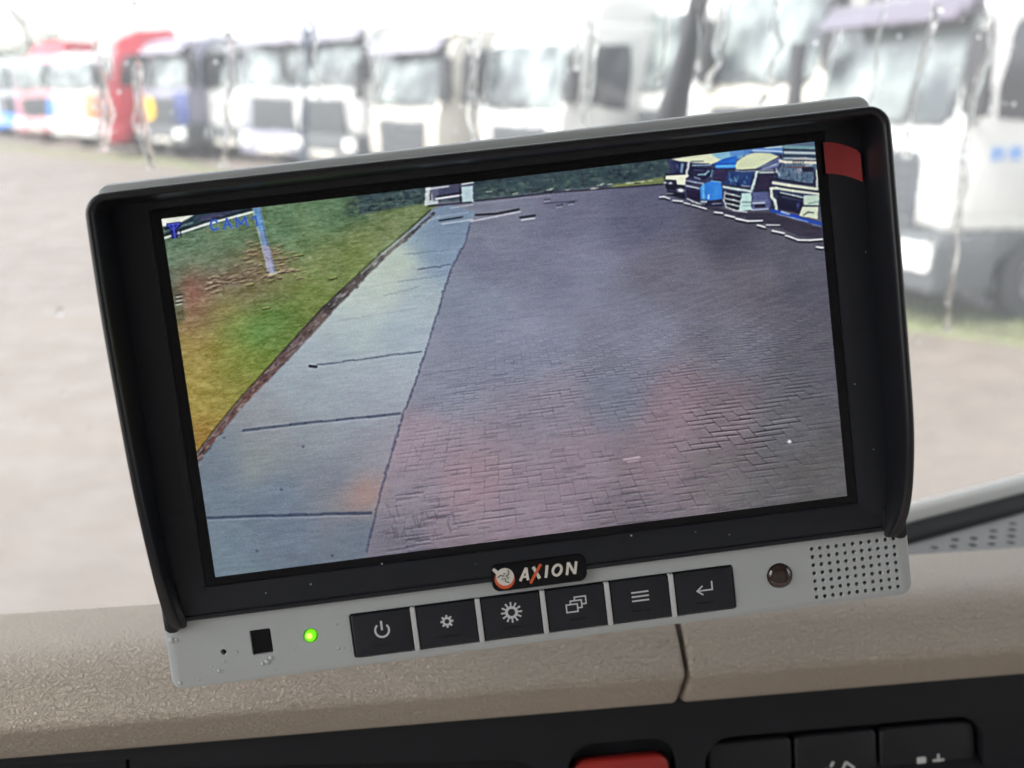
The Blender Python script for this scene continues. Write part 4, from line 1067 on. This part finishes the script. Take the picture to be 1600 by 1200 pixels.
# nearest lorry, cut off by the frame
poly(FB(540, 68, 860, 38, 880, 320, 520, 300), (92, 112, 134), 1, 1.4); line(FB(540, 68, 545, 330), 1.8, K_, .8)
for y, c, w in ((96, (116, 158, 164), 6), (122, K_, 3), (150, (214, 222, 216), 3.4), (182, (26, 32, 50), 3.4), (212, (206, 214, 208), 2.6), (228, K_, 2)): line(FB(548, y, 866, y + 8), w, c, .9)
line(FB(505, 236, 560, 246, 870, 254), 5.4, (232, 224, 204), 1); line(FB(640, 215, 760, 205, 840, 225), 2.4, (214, 190, 184), .7); line(FB(580, 296, 700, 304, 800, 282), 2.4, (110, 52, 50), .8); line(FB(770, 285, 830, 275), 2.6, Wt, .8)
poly(FB(500, 300, 862, 320, 842, 470, 485, 420), (84, 104, 128), 1)
for k in range(34): x, y = nr.uniform(520, 840), nr.uniform(312, 440); line(FB(x, y, x + nr.uniform(-16, 16), y + nr.uniform(10, 36)), nr.uniform(1.2, 3), ((138, 176, 186) if nr.rand() < .5 else (24, 30, 52)), .55)
poly(FB(730, 300, 850, 300, 850, 345, 735, 350), (34, 32, 56), .9)
line(FB(440, 415, 500, 424, 600, 440, 740, 466, 840, 474), 3, K_, .95); line(FB(470, 320, 500, 380), 4.4, (170, 190, 206), .8); line(FB(450, 345, 480, 400), 3, K_, .7)
for gy, xs in ((240, (640, 660, 680, 700, 720, 745)), (256, (640, 665, 690, 715, 740)), (272, (655, 690, 715)), (318, (690, 710)), (338, (680, 700, 720)), (360, (690, 710))):
    for x in xs: blob(1140 + x / 6.4875, 215 + gy / 6.4875, 1.0, 1.0, K_ if gy < 300 else (226, 196, 196), .9)
line(FB(878, 330, 882, 500), 4, (222, 228, 214), 1); line(FB(855, 340, 850, 470), 2, K_, .8)
line(FB(438, 458, 600, 484, 880, 522), 6, (226, 230, 204), 1); line(FB(480, 496, 700, 530, 900, 548), 2.6, K_, .95); line(FB(410, 515, 470, 512, 640, 540, 900, 572), 5, (222, 228, 208), 1)
line(FB(418, 525, 420, 600, 455, 640, 472, 725), 6, (214, 222, 208), 1); line(FB(440, 545, 442, 590), 2, K_, .8); line(FB(480, 560, 492, 730), 2.4, K_, .9); line(FB(395, 520, 400, 600, 440, 720), 2, K_, .8)
poly(FB(485, 560, 740, 620, 715, 775, 500, 725), (24, 26, 52), 1); line(FB(512, 556, 640, 584, 738, 606), 2.6, (206, 220, 216), .95); line(FB(520, 580, 735, 625), 1.8, K_, .9); line(FB(530, 600, 730, 640), 1.3, (150, 166, 180), .6); blob(1140 + 690 / 6.4875, 215 + 690 / 6.4875, 2.4, 5, (80, 90, 160), .7)
poly(FB(750, 585, 905, 585, 900, 690, 742, 690), (184, 204, 190), 1); poly(FB(735, 700, 895, 700, 890, 828, 700, 792), (204, 212, 190), 1); line(FB(735, 690, 905, 694), 2.2, K_, .95); line(FB(750, 785, 790, 756, 845, 762), 2.4, (50, 60, 76), .9); line(FB(800, 668, 900, 650), 1.6, (40, 60, 90), .7)
line(FB(425, 742, 520, 765, 640, 800, 780, 840, 930, 872), 7.5, (34, 70, 164), 1, 1.6); line(FB(520, 752, 600, 776), 3, (200, 218, 240), .9); line(FB(470, 775, 640, 815, 790, 852), 2, (190, 210, 240), .8); line(FB(840, 880, 920, 900), 2.4, (110, 140, 200), .7); line(FB(620, 780, 700, 800), 3, (30, 60, 190), .8)
poly(FB(100, 765, 425, 762, 640, 830, 935, 915, 940, 1020, 700, 1000, 420, 880, 180, 830), (46, 42, 60), .8, 3)
poly(FA(480, 950, 900, 970, 1100, 1040, 1244, 1060, 1244, 1110, 900, 1020), (36, 34, 54), .7, 4)
for P_, w in ((FA(90, 825, 150, 820, 230, 848), 2.2), (FA(280, 872, 400, 885), 2.4), (FA(430, 905, 510, 925), 1.6), (FA(540, 935, 650, 965, 740, 990), 2), (FA(860, 1035, 960, 1050), 2.6), (FA(1000, 1075, 1130, 1105), 2.6), (FA(1150, 1125, 1244, 1145), 2.8),
              (FB(70, 822, 180, 846, 330, 842), 2.6), (FB(280, 888, 360, 908), 2.8), (FB(370, 885, 510, 886), 1.4), (FB(430, 943, 550, 970), 2.8), (FB(570, 992, 700, 1038, 810, 1040, 935, 1030), 2.8), (FB(880, 1108, 945, 1116), 3)):
    line([(x, y + 2.6) for x, y in P_], w, K_, .8, 1.4); line([(x, y - 2.2) for x, y in P_], w * .7, K_, .4, 1.4); line(P_, w, (230, 232, 236), .95, 1.3)
    line([(x, y + 3) for x, y in P_], w, (22, 20, 32), .8, 1.4); line(P_, w, (224, 228, 232), .95, 1.3)
line = line0
# the display's own soft then over-sharpened look
def blur(A, r):
    k = np.exp(-np.arange(-3 * r, 3 * r + 1) ** 2 / (2. * r * r)); k /= k.sum(); h = len(k) // 2
    Pd = np.pad(A, ((h, h), (0, 0), (0, 0)), 'edge'); A = sum(k[i] * Pd[i:i + TH] for i in range(len(k)))
    Pd = np.pad(A, ((0, 0), (h, h), (0, 0)), 'edge'); return sum(k[i] * Pd[:, i:i + TW] for i in range(len(k)))
warp = np.clip(np.arange(TW)[None, :] + np.round(vnoise(11, 7, 41, 2) * 2.6).astype(int), 0, TW - 1)
IM = np.take_along_axis(IM, np.repeat(warp[..., None], 3, 2), 1)
IM = blur(IM, 1); IM = IM + .62 * (IM - blur(IM, 3))
# fine grain: ripple texture, sensor noise, cell raster
rp = vnoise(26, 3.2, 11, 3); lo = vnoise(90, 60, 12, 3); fine = nr.rand(TH, TW) - .5; fine2 = np.repeat(np.repeat(nr.rand(TH // 2, TW // 2) - .5, 2, 0), 2, 1)
gm_a = (XX < np.interp(YY, [p[1] for p in EDGE[::-1]], [p[0] for p in EDGE[::-1]]) - 4) * 1.0
IM += ((vnoise(7, 2.6, 51, 3) * .22 + vnoise(30, 9, 52, 2) * .12) * gm_a)[..., None]
IM += (rp * .085 + lo * .05 + fine * .045 + fine2 * .055)[..., None]
IM += ((nr.rand(TH // 4, TW // 4, 3) - .5).repeat(4, 0).repeat(4, 1)) * .018
IM += (np.sin((jj * 1.0 + ii * 1.35) * 2 * math.pi / 7.3) * (.018 + .03 * np.exp(-((XX - 900) / 260) ** 2 - ((YY - 500) / 170) ** 2)))[..., None]
IM += (((jj.astype(int) % 3) - 1) * .012 + ((ii.astype(int) % 3) - 1) * .012)[..., None]
# on-screen display: aerial sign and channel caption
def osd(pts, w=3, c=(62, 84, 176)): line(pts, w, c, .85, 1.3)
poly([(259, 349), (281, 346), (282, 354), (273, 360), (276, 372), (267, 373), (266, 360), (259, 354)], (10, 12, 96), .9, 1.3)
osd([(262, 351.5), (279, 349.5)], 1.8, (92, 104, 230)); osd([(262, 352), (269, 359)], 1.6, (92, 104, 230)); osd([(279, 350), (271, 358)], 1.6, (92, 104, 230)); osd([(269.5, 351), (272.5, 371)], 2.4, (92, 104, 230))
osd([(275, 362), (276.5, 371)], 2, (16, 16, 80)); osd([(281, 361), (282.5, 370)], 2, (16, 16, 80)); osd([(276, 367), (281, 366)], 1.8, (16, 16, 80)); osd([(278, 362), (279, 365)], 1.6, (200, 210, 250))
for w_, c_, dx in ((3.6, (84, 128, 214), .5), (2.0, (36, 66, 168), 0)):
    osd([(338 + dx, 347), (335 + dx, 344), (330 + dx, 345), (328 + dx, 350), (329 + dx, 356), (333 + dx, 359.5), (339 + dx, 357)], w_, c_)
    osd([(348.5 + dx, 358), (353 + dx, 342.5), (360.5 + dx, 355.5)], w_, c_); osd([(350.5 + dx, 352), (358 + dx, 351)], w_ * .8, c_)
    osd([(369.5 + dx, 355), (368 + dx, 341), (376 + dx, 350), (382 + dx, 338.5), (385 + dx, 352.5)], w_, c_)
    osd([(393 + dx, 341.5), (398 + dx, 338), (401 + dx, 352.5)], w_, c_)
IM = np.clip((IM - .5) * 1.06 + .512, 0, 1)
img = bpy.data.images.new('camera_feed', TW, TH)
px = np.ones((TH, TW, 4), np.float32); px[..., :3] = IM[::-1]
img.pixels.foreach_set(px.ravel()); img.update(); img.pack()
md_ = bpy.data.materials.new('lcd_picture'); md_.use_nodes = True
n = md_.node_tree.nodes; l = md_.node_tree.links; b = n['Principled BSDF']
ti = n.new('ShaderNodeTexImage'); ti.image = img
l.new(ti.outputs[0], b.inputs['Emission Color']); b.inputs['Emission Strength'].default_value = 1 / 2 ** EXPO * .93
b.inputs['Base Color'].default_value = (.01, .01, .012, 1); b.inputs['Roughness'].default_value = .35; b.inputs['Specular IOR Level'].default_value = .3
me = bpy.data.meshes.new('display')
me.from_pydata([(-.099, -.055, 0), (.099, -.055, 0), (.099, .055, 0), (-.099, .055, 0), (-.099, -.055, -.001), (.099, -.055, -.001), (.099, .055, -.001), (-.099, .055, -.001)], [], [(0, 1, 2, 3), (7, 6, 5, 4), (0, 4, 5, 1), (1, 5, 6, 2), (2, 6, 7, 3), (3, 7, 4, 0)])
uv = me.uv_layers.new(name='UVMap')
for k, c in enumerate(((0, 0), (1, 0), (1, 1), (0, 1))): uv.data[k].uv = c
for k in range(4, 24): uv.data[k].uv = (0, 0)
dsp = link('display', me, md_, mon)
dsp['label'] = 'lit display showing a camera view of wet paving, slabs, grass and lorries'

# ================================================================== LORRIES
GR_ROW = 'lorries parked side by side along the yard'
def paint(name, c): return mat(name, c, .35, coat=.4, noise=.06, nscale=1.5)
P = dict(white=paint('paint_white', (.56, .56, .545)), cream=paint('paint_cream', (.56, .53, .47)), red=paint('paint_red', (.46, .028, .045)), blue=paint('paint_blue', (.04, .20, .62)), navy=paint('paint_navy', (.02, .045, .18)),
         silver=paint('paint_silver', (.34, .36, .40)), lilac=paint('paint_lilac', (.24, .235, .30)), pink=paint('paint_pink', (.50, .24, .27)), orange=paint('paint_orange', (.75, .25, .12)), green=paint('paint_green', (.30, .48, .22)))
m_win = mat('truck_glass', (.20, .25, .235), .10, spec=.8, noise=.3, nscale=1.1, var=(.0, .0, .0))
_n = m_win.node_tree.nodes; _l = m_win.node_tree.links
_oi = _n.new('ShaderNodeObjectInfo'); _tc = _n.new('ShaderNodeTexCoord'); _ad = _n.new('ShaderNodeVectorMath'); _ad.operation = 'MULTIPLY_ADD'; _ad.inputs[1].default_value = (1, 1, 1)
_sc = _n.new('ShaderNodeMath'); _sc.operation = 'MULTIPLY'; _sc.inputs[1].default_value = 40; _l.new(_oi.outputs['Random'], _sc.inputs[0])
_l.new(_tc.outputs['Object'], _ad.inputs[0]); _l.new(_sc.outputs[0], _ad.inputs[2])
_nz = _n.new('ShaderNodeTexNoise'); _nz.inputs['Scale'].default_value = 1.7; _nz.inputs['Detail'].default_value = 3; _l.new(_ad.outputs[0], _nz.inputs['Vector'])
_cr = _n.new('ShaderNodeValToRGB'); _e = _cr.color_ramp.elements; _e[0].position = .38; _e[0].color = (.045, .054, .060, 1); _e[1].position = .66; _e[1].color = (.27, .31, .30, 1); _l.new(_nz.outputs['Fac'], _cr.inputs[0])  # pale patches in the base colour stand in for sky reflected in the panes
_l.new(_cr.outputs[0], _n['Principled BSDF'].inputs['Base Color'])
m_sidewin = mat('side_glass', (.035, .037, .045), .12, spec=.8, noise=.4, nscale=2)
m_shade = mat('visor_tint', (.13, .115, .150), .3)
m_shade2 = mat('visor_grey', (.27, .26, .30), .4)
m_shade3 = mat('visor_dark', (.09, .095, .10), .4)
m_grille = mat('grille_grey', (.07, .075, .085), .5)
m_plast = mat('bumper_grey', (.075, .08, .085), .6, noise=.1, nscale=4)
m_tyre = mat('tyre', (.022, .022, .024), .8)
m_rim = mat('rim_grey', (.30, .30, .32), .45)
m_lamp = mat('lamp_lens', (.80, .80, .78), .08, spec=.8)
m_chas = mat('chassis', (.03, .03, .033), .7)
m_tank = mat('tank_alloy', (.45, .46, .48), .35, metal=.6)
m_mark = mat('door_print', (.16, .30, .60), .5)
m_yel = mat('badge_yellow', (.80, .50, .03), .5)

def lorry(label, x, y, heading, sc=1.0, body='white', lower=None, high=0, visor=None, grille='dark', panel=None, extras=()):
    root = thing('lorry', label, 'lorry', (x, y, 0), R(180 - heading), GR_ROW)
    root.scale = (sc, sc, sc)
    pm = P[body]; pl = P[lower] if lower else pm
    # cab shell: side outline extruded over the width; cab floor stepped over the wheel
    side = [(.06, .95), (0, 1.20), (0, 1.80), (.05, 1.88), (.30, 2.93), (.42, 3.08), (.75, 3.16), (2.05, 3.16), (2.15, 3.05), (2.15, 1.05), (1.85, 1.02), (1.80, .95)]
    bm = bmesh.new(); prism(bm, side, -1.22, 1.22, 'x'); obj('cab', bm, pm, root, bevel=.05, seg=3)
    # wheel arches and lower doors
    bm = bmesh.new()
    arch = [(.06, .94), (.03, .55), (.62, .55)] + [(1.22 - .60 * math.cos(R(a)), .50 + .60 * math.sin(R(a)) * .9) for a in range(0, 181, 20)][0:] + [(2.12, .52), (2.12, 1.04), (1.8, .94)]
    arch = [(.06, .949), (.03, .50), (.60, .48)] + [(1.22 - .62 * math.cos(R(a)), .48 + .43 * math.sin(R(a))) for a in range(15, 166, 15)] + [(1.84, .48), (2.12, .52), (2.12, 1.019), (1.85, 1.019), (1.80, .949)]
    prism(bm, arch, -1.205, -.75, 'x'); prism(bm, arch, .75, 1.205, 'x'); obj('wheel_arch', bm, m_plast if not lower else pl, root, bevel=.02)
    if high:
        bm = bmesh.new(); h = 3.16 + high
        prism(bm, [(.30, 3.10), (.36, 3.22), (.62, h - .18), (.85, h), (2.08, h), (2.12, 3.10)], -1.16, 1.16, 'x'); obj('high_roof', bm, pm, root, bevel=.10, seg=3)
    # windscreen, leaning back
    M = Matrix.Translation((0, .165 - .012, 2.385)) @ Matrix.Rotation(math.atan2(.25, 1.05) * -1, 4, 'X')
    bm = bmesh.new(); prism(bm, rrect(-1.09, 1.09, -.49, .50, .10, 4), -.03, .03, 'y', M); w_ = obj('windscreen', bm, m_win, root, bevel=.008)
    bm = bmesh.new()
    for s_ in (-.75, .05): tube(bm, [(s_ + .35, -.02, 1.88), (s_ - .25, .005, 2.02)], .012, 6)
    obj('wiper', bm, m_chas, w_)
    # side glass both sides
    for s_ in (-1, 1):
        bm = bmesh.new(); xx = 1.222 * s_
        prism(bm, [(.42, 1.98), (1.22, 1.90), (1.22, 2.86), (.62, 2.86), (.50, 2.70)], xx - .004, xx + .012, 'x')
        dr_o = []
        d_ = obj('side_window', bm, m_sidewin, root, bevel=.006)
        bm = bmesh.new(); prism(bm, [(.24, 1.10), (1.34, 1.10), (1.34, 2.96), (.56, 2.96), (.28, 1.98)], min(1.221 * s_, 1.229 * s_), max(1.221 * s_, 1.229 * s_), 'x')
        dr = obj('door', bm, pm, root, bevel=.004)
        bm = bmesh.new(); box(bm, min(1.229 * s_, 1.262 * s_), max(1.229 * s_, 1.262 * s_), 1.12, 1.30, 1.50, 1.54); obj('handle', bm, m_chas, dr, bevel=.006)
        d_.parent = root
        for vv in d_.data.vertices: vv.co.x += .010 * s_
        bm = bmesh.new()
        tube(bm, [(1.2 * s_, .2, 2.86), (1.48 * s_, .02, 2.84), (1.50 * s_, 0, 1.95), (1.22 * s_, .2, 1.93)], .018, 6)
        prism(bm, rrect(1.38 * s_ if s_ > 0 else 1.62 * s_, 1.62 * s_ if s_ > 0 else 1.38 * s_, 2.0, 2.72, .05), -.08, .03, 'y'); obj('mirror', bm, m_chas, root, bevel=.012)
    if visor:
        bm = bmesh.new(); prism(bm, [(.17, 2.93), (-.02, 2.80), (-.05, 2.83), (.12, 3.02), (.36, 3.10)], -1.12, 1.12, 'x'); obj('sun_visor', bm, visor, root, bevel=.01)
    # front panel with its louvres
    gm_ = {'dark': m_grille, 'body': pm}[grille]
    bm = bmesh.new(); prism(bm, rrect(-.80, .80, .92, 1.66, .06, 4), -.035, .02, 'y'); gf = obj('grille', bm, gm_, root, bevel=.01)
    for k in range(6):
        bm = bmesh.new(); box(bm, -.76, .76, -.06, -.036, .98 + k * .11, 1.03 + k * .11); obj('louvre', bm, (m_plast if grille == 'dark' else pm), gf, bevel=.006)
    if panel:
        bm = bmesh.new(); prism(bm, rrect(-1.1, 1.1, 1.68, 1.84, .03, 3), -.022, .012, 'y'); obj('front_panel', bm, P[panel], root, bevel=.008)
    bm = bmesh.new(); prism(bm, [(-.10, .38), (-.10, .80), (-.04, .93), (.60, .93), (.60, .38)], -1.24, 1.24, 'x'); bp_ = obj('bumper', bm, m_plast if not lower else pl, root, bevel=.04, seg=3)
    bm = bmesh.new(); box(bm, -.48, .48, -.125, -.101, .44, .56); obj('number_plate', bm, P['cream'], bp_, bevel=.003)
    for s_ in (-1, 1):
        bm = bmesh.new(); prism(bm, rrect(min(.74 * s_, 1.18 * s_), max(.74 * s_, 1.18 * s_), .58, .84, .06, 4), -.135, -.09, 'y'); obj('headlight', bm, m_lamp, root, bevel=.012)
    # steps, chassis, tank, wheels
    bm = bmesh.new(); box(bm, -.42, -.30, .6, 5.9, .70, .95); box(bm, .30, .42, .6, 5.9, .70, .95)
    for yy in (2.4, 3.6, 4.8, 5.8): box(bm, -.30, .30, yy, yy + .1, .74, .90)
    box(bm, -.5, .5, .5, 1.9, .55, .94); obj('chassis', bm, m_chas, root)
    bm = bmesh.new(); lathe(bm, [(.05, 0), (.30, .02), (.33, .06), (.33, 1.0), (.30, 1.04), (.05, 1.06)], 20, Matrix.Translation((.80, 2.35, .72)) @ Matrix.Rotation(R(90), 4, 'Z')); obj('fuel_tank', bm, m_tank, root)
    bm = bmesh.new(); box(bm, -1.18, 1.18, 4.0, 5.6, 1.06, 1.10); obj('mudguard', bm, m_chas, root, bevel=.02)
    for s_ in (-1, 1):
        for yy, w in ((1.22, .30), (4.8, .56)):
            M = Matrix.Translation(((1.20 - w) * s_ if s_ > 0 else -1.20, yy, .50)) 
            bm = bmesh.new(); lathe(bm, [(.27, 0), (.44, .0), (.49, .03), (.50, .08), (.50, w - .08), (.49, w - .03), (.44, w), (.27, w)], 28, M); wh = obj('wheel', bm, m_tyre, root, smooth=40)
            bm = bmesh.new()
            x0 = M.translation.x + (w if s_ > 0 else 0)
            lathe(bm, [(.275, 0), (.285, .012 * s_), (.20, -.05 * s_), (.12, -.05 * s_), (.11, .03 * s_), (.03, .03 * s_)], 20, Matrix.Translation((x0, yy, .50))); obj('rim', bm, m_rim, wh, smooth=40)
    for e in extras: e(root)
    return root

def ex_marks(root):
    bm = bmesh.new()
    bm.free()
    for y0, w in ((.40, .17), (.64, .10), (.86, .16)):
        bm = bmesh.new(); prism(bm, [(y0, 1.60), (y0 + w, 1.60), (y0 + w, 1.72), (y0, 1.72)], 1.2295, 1.236, 'x')
        obj('door_print', bm, m_mark, root)
def ex_yellow(root):
    bm = bmesh.new(); prism(bm, disc(-.62, 1.35, .32, 14), -.075, -.061, 'y'); obj('yellow_emblem', bm, m_yel, root)
def ex_side(col, x0, x1, z0, z1):
    def f(root):
        bm = bmesh.new(); prism(bm, rrect(x0, x1, z0, z1, .05, 3), -.050, .01, 'y'); obj('coloured_panel', bm, P[col], root, bevel=.01)
    return f
def ex_box(h, col='white', x0=2.5, x1=6.2):
    def f(root):
        bm = bmesh.new(); box(bm, -1.22, 1.22, x0, x1, 1.12, h); obj('load_body', bm, P[col], root, bevel=.03)
    return f

lorry('nearest white lorry at the right with purple tinted visor and blue door lettering', 3.62, 11.17, 254, 1.0, 'white', visor=m_shade, extras=(ex_marks,))
lorry('cream-white tall lorry half hidden by the nearest one', 3.15, 14.9, 250, 1.2, 'cream', high=.3)
lorry('white lorry directly behind the upright wiper arm', 1.95, 17.42, 244, 1.15, 'white')
lorry('white lorry with a dark side window left of the wiper arm', .10, 17.6, 238, 1.0, 'white', visor=None, high=.45)
lorry('cream lorry with rounded dark lower windscreen above the middle of the monitor', -2.0, 20.3, 233, 1.0, 'cream', high=.1, visor=m_shade2)
lorry('white lorry with grey visor behind the bare blue-grey trunk', -4.7, 28.3, 226, 1.18, 'white', visor=m_shade2)
lorry('silver lorry with blue-grey grille left of the bare trunk', -6.4, 30.2, 222, 1.18, 'silver', panel='white', lower='lilac', high=.12, visor=m_shade2)
lorry('white lorry with narrow windscreen between the silver and the wide white one', -8.9, 35.0, 220, 1.15, 'white', grille='body', visor=m_shade3)
lorry('wide white lorry with pale blank front right of the navy-edged one', -10.6, 36.4, 220, 1.15, 'white', grille='body', visor=m_shade3)
lorry('lilac lorry with navy side stripe and yellow round emblem', -11.2, 36.0, 222, 1.15, 'lilac', high=.1, visor=m_shade2, extras=(ex_side('navy', .82, 1.2, .95, 1.8), ex_yellow))
lorry('tall red lorry standing out of the row', -13.9, 38.2, 246, 1.15, 'red', high=.38, lower='red')
lorry('white lorry with orange right front edge left of the red one', -16.6, 42.5, 214, 1.10, 'white', grille='body', lower='white', extras=(ex_side('orange', .70, 1.2, .95, 1.84),))
lorry('pink-grey lorry between two blue ones at the far left', -19.7, 46.5, 212, 1.10, 'pink', lower='pink', extras=(ex_side('blue', .72, 1.2, .6, 1.6),))
lorry('lorry with bright red roof rising behind the pink-grey one', -22.0, 52.5, 216, 1.15, 'red', high=.55)
lorry('small blue lorry second from the far left end', -22.4, 50.5, 212, 1.10, 'silver', lower='blue', extras=(ex_side('blue', .2, 1.2, .6, 1.7),))
lorry('last white lorry with green lower edge at the far left', -24.6, 53.2, 212, 1.10, 'white', lower='green', grille='body')

# ================================================================== TREES
m_bark = mat('bark', (.10, .095, .09), .9, noise=.3, nscale=6)
m_bark2 = mat('bark_bluish', (.05, .065, .10), .8, noise=.3, nscale=6)
m_leaf = mat('leaf_pale', (.11, .13, .075), .8, noise=.35, nscale=3)
def tree(label, x, y, pts, r0, m, seed, twigs=26, spread=.5, leaves=0, group='bare trees behind the lorries'):
    rr = random.Random(seed)
    root = thing('tree', label, 'tree', (x, y, 0), 0, group)
    bm = bmesh.new(); k = len(pts)
    tube(bm, pts, [r0 * (1 - .72 * i / (k - 1)) for i in range(k)], 9); obj('trunk', bm, m, root, smooth=60)
    bm = bmesh.new(); tips = []
    def grow(p, d, L_, r, dep):
        q = p; path = [p]
        for s_ in range(4):
            d = (d + Vector((rr.gauss(0, .16), rr.gauss(0, .16), rr.gauss(.04, .1)))).normalized(); q = q + d * L_ / 4; path.append(q)
        tube(bm, path, [r, r * .85, r * .7, r * .55, r * .4], 5, caps=False); tips.append(q)
        if dep:
            for s_ in range(3): grow(path[rr.randint(1, 4)], (d + Vector((rr.gauss(0, .7), rr.gauss(0, .7), rr.gauss(.1, .4)))).normalized(), L_ * .62, r * .5, dep - 1)
    for i in range(twigs):
        t = rr.uniform(.35, 1) * (k - 1); j = min(k - 2, int(t)); p = Vector(pts[j]).lerp(Vector(pts[j + 1]), t - j)
        a = rr.random() * 6.28
        grow(p, Vector((math.cos(a), math.sin(a), rr.uniform(.1, 1))).normalized(), spread * rr.uniform(.8, 1.8), r0 * .22, 2)
    cr_ = obj('crown', bm, m, root)
    if leaves:
        vs, fs = [], []
        for i in range(leaves):
            p = rr.choice(tips) + Vector((rr.gauss(0, .25), rr.gauss(0, .25), rr.gauss(0, .25))); a = Vector((rr.gauss(0, 1), rr.gauss(0, 1), rr.gauss(0, 1))).normalized() * .10; b_ = a.orthogonal().normalized() * .06; q = len(vs)
            vs += [p - a, p + b_, p + a, p - b_]; fs.append((q, q + 1, q + 2, q + 3))
        lm = bpy.data.meshes.new('foliage'); lm.from_pydata(vs, [], fs); o = link('foliage', lm, m_leaf, root)
    return root
t0 = tree('bare tree leaning left above the far red-roofed lorry', -24.2, 58.0, [(0, 0, 0), (-.1, 0, 2.6), (-.5, 0, 4.0), (-1.3, 0, 5.6), (-1.8, 0, 7.4)], .16, m_bark, 3, 12, .6)
t0.scale = (1.34, 1.34, 1.34)
tree('bare blue-grey trunk with thin limbs in front of the white and silver lorries', -4.95, 26.5, [(0, 0, 0), (0, 0, 1.6), (.12, 0, 2.9), (.25, 0, 3.8), (.5, 0, 5.0), (.55, 0, 6.6)], .085, m_bark2, 5, 9, .7)
for i, (x, y, h, lab) in enumerate(((-31.5, 62, 3.6, 'pale shrubby tree at the left edge beyond the last lorry'), (-29.0, 64, 3.2, 'low pale shrubby tree over the last two lorries'), (-27.0, 66, 3.9, 'thin pale shrubby tree left of the red-roofed lorry'))):
    tree(lab, x, y, [(0, 0, 0), (.1, 0, h * .4), (0, 0, h * .75), (.1, 0, h)], .14, m_bark, 20 + i, 16, h * .22, leaves=2600, group='pale shrubby trees at the far left')
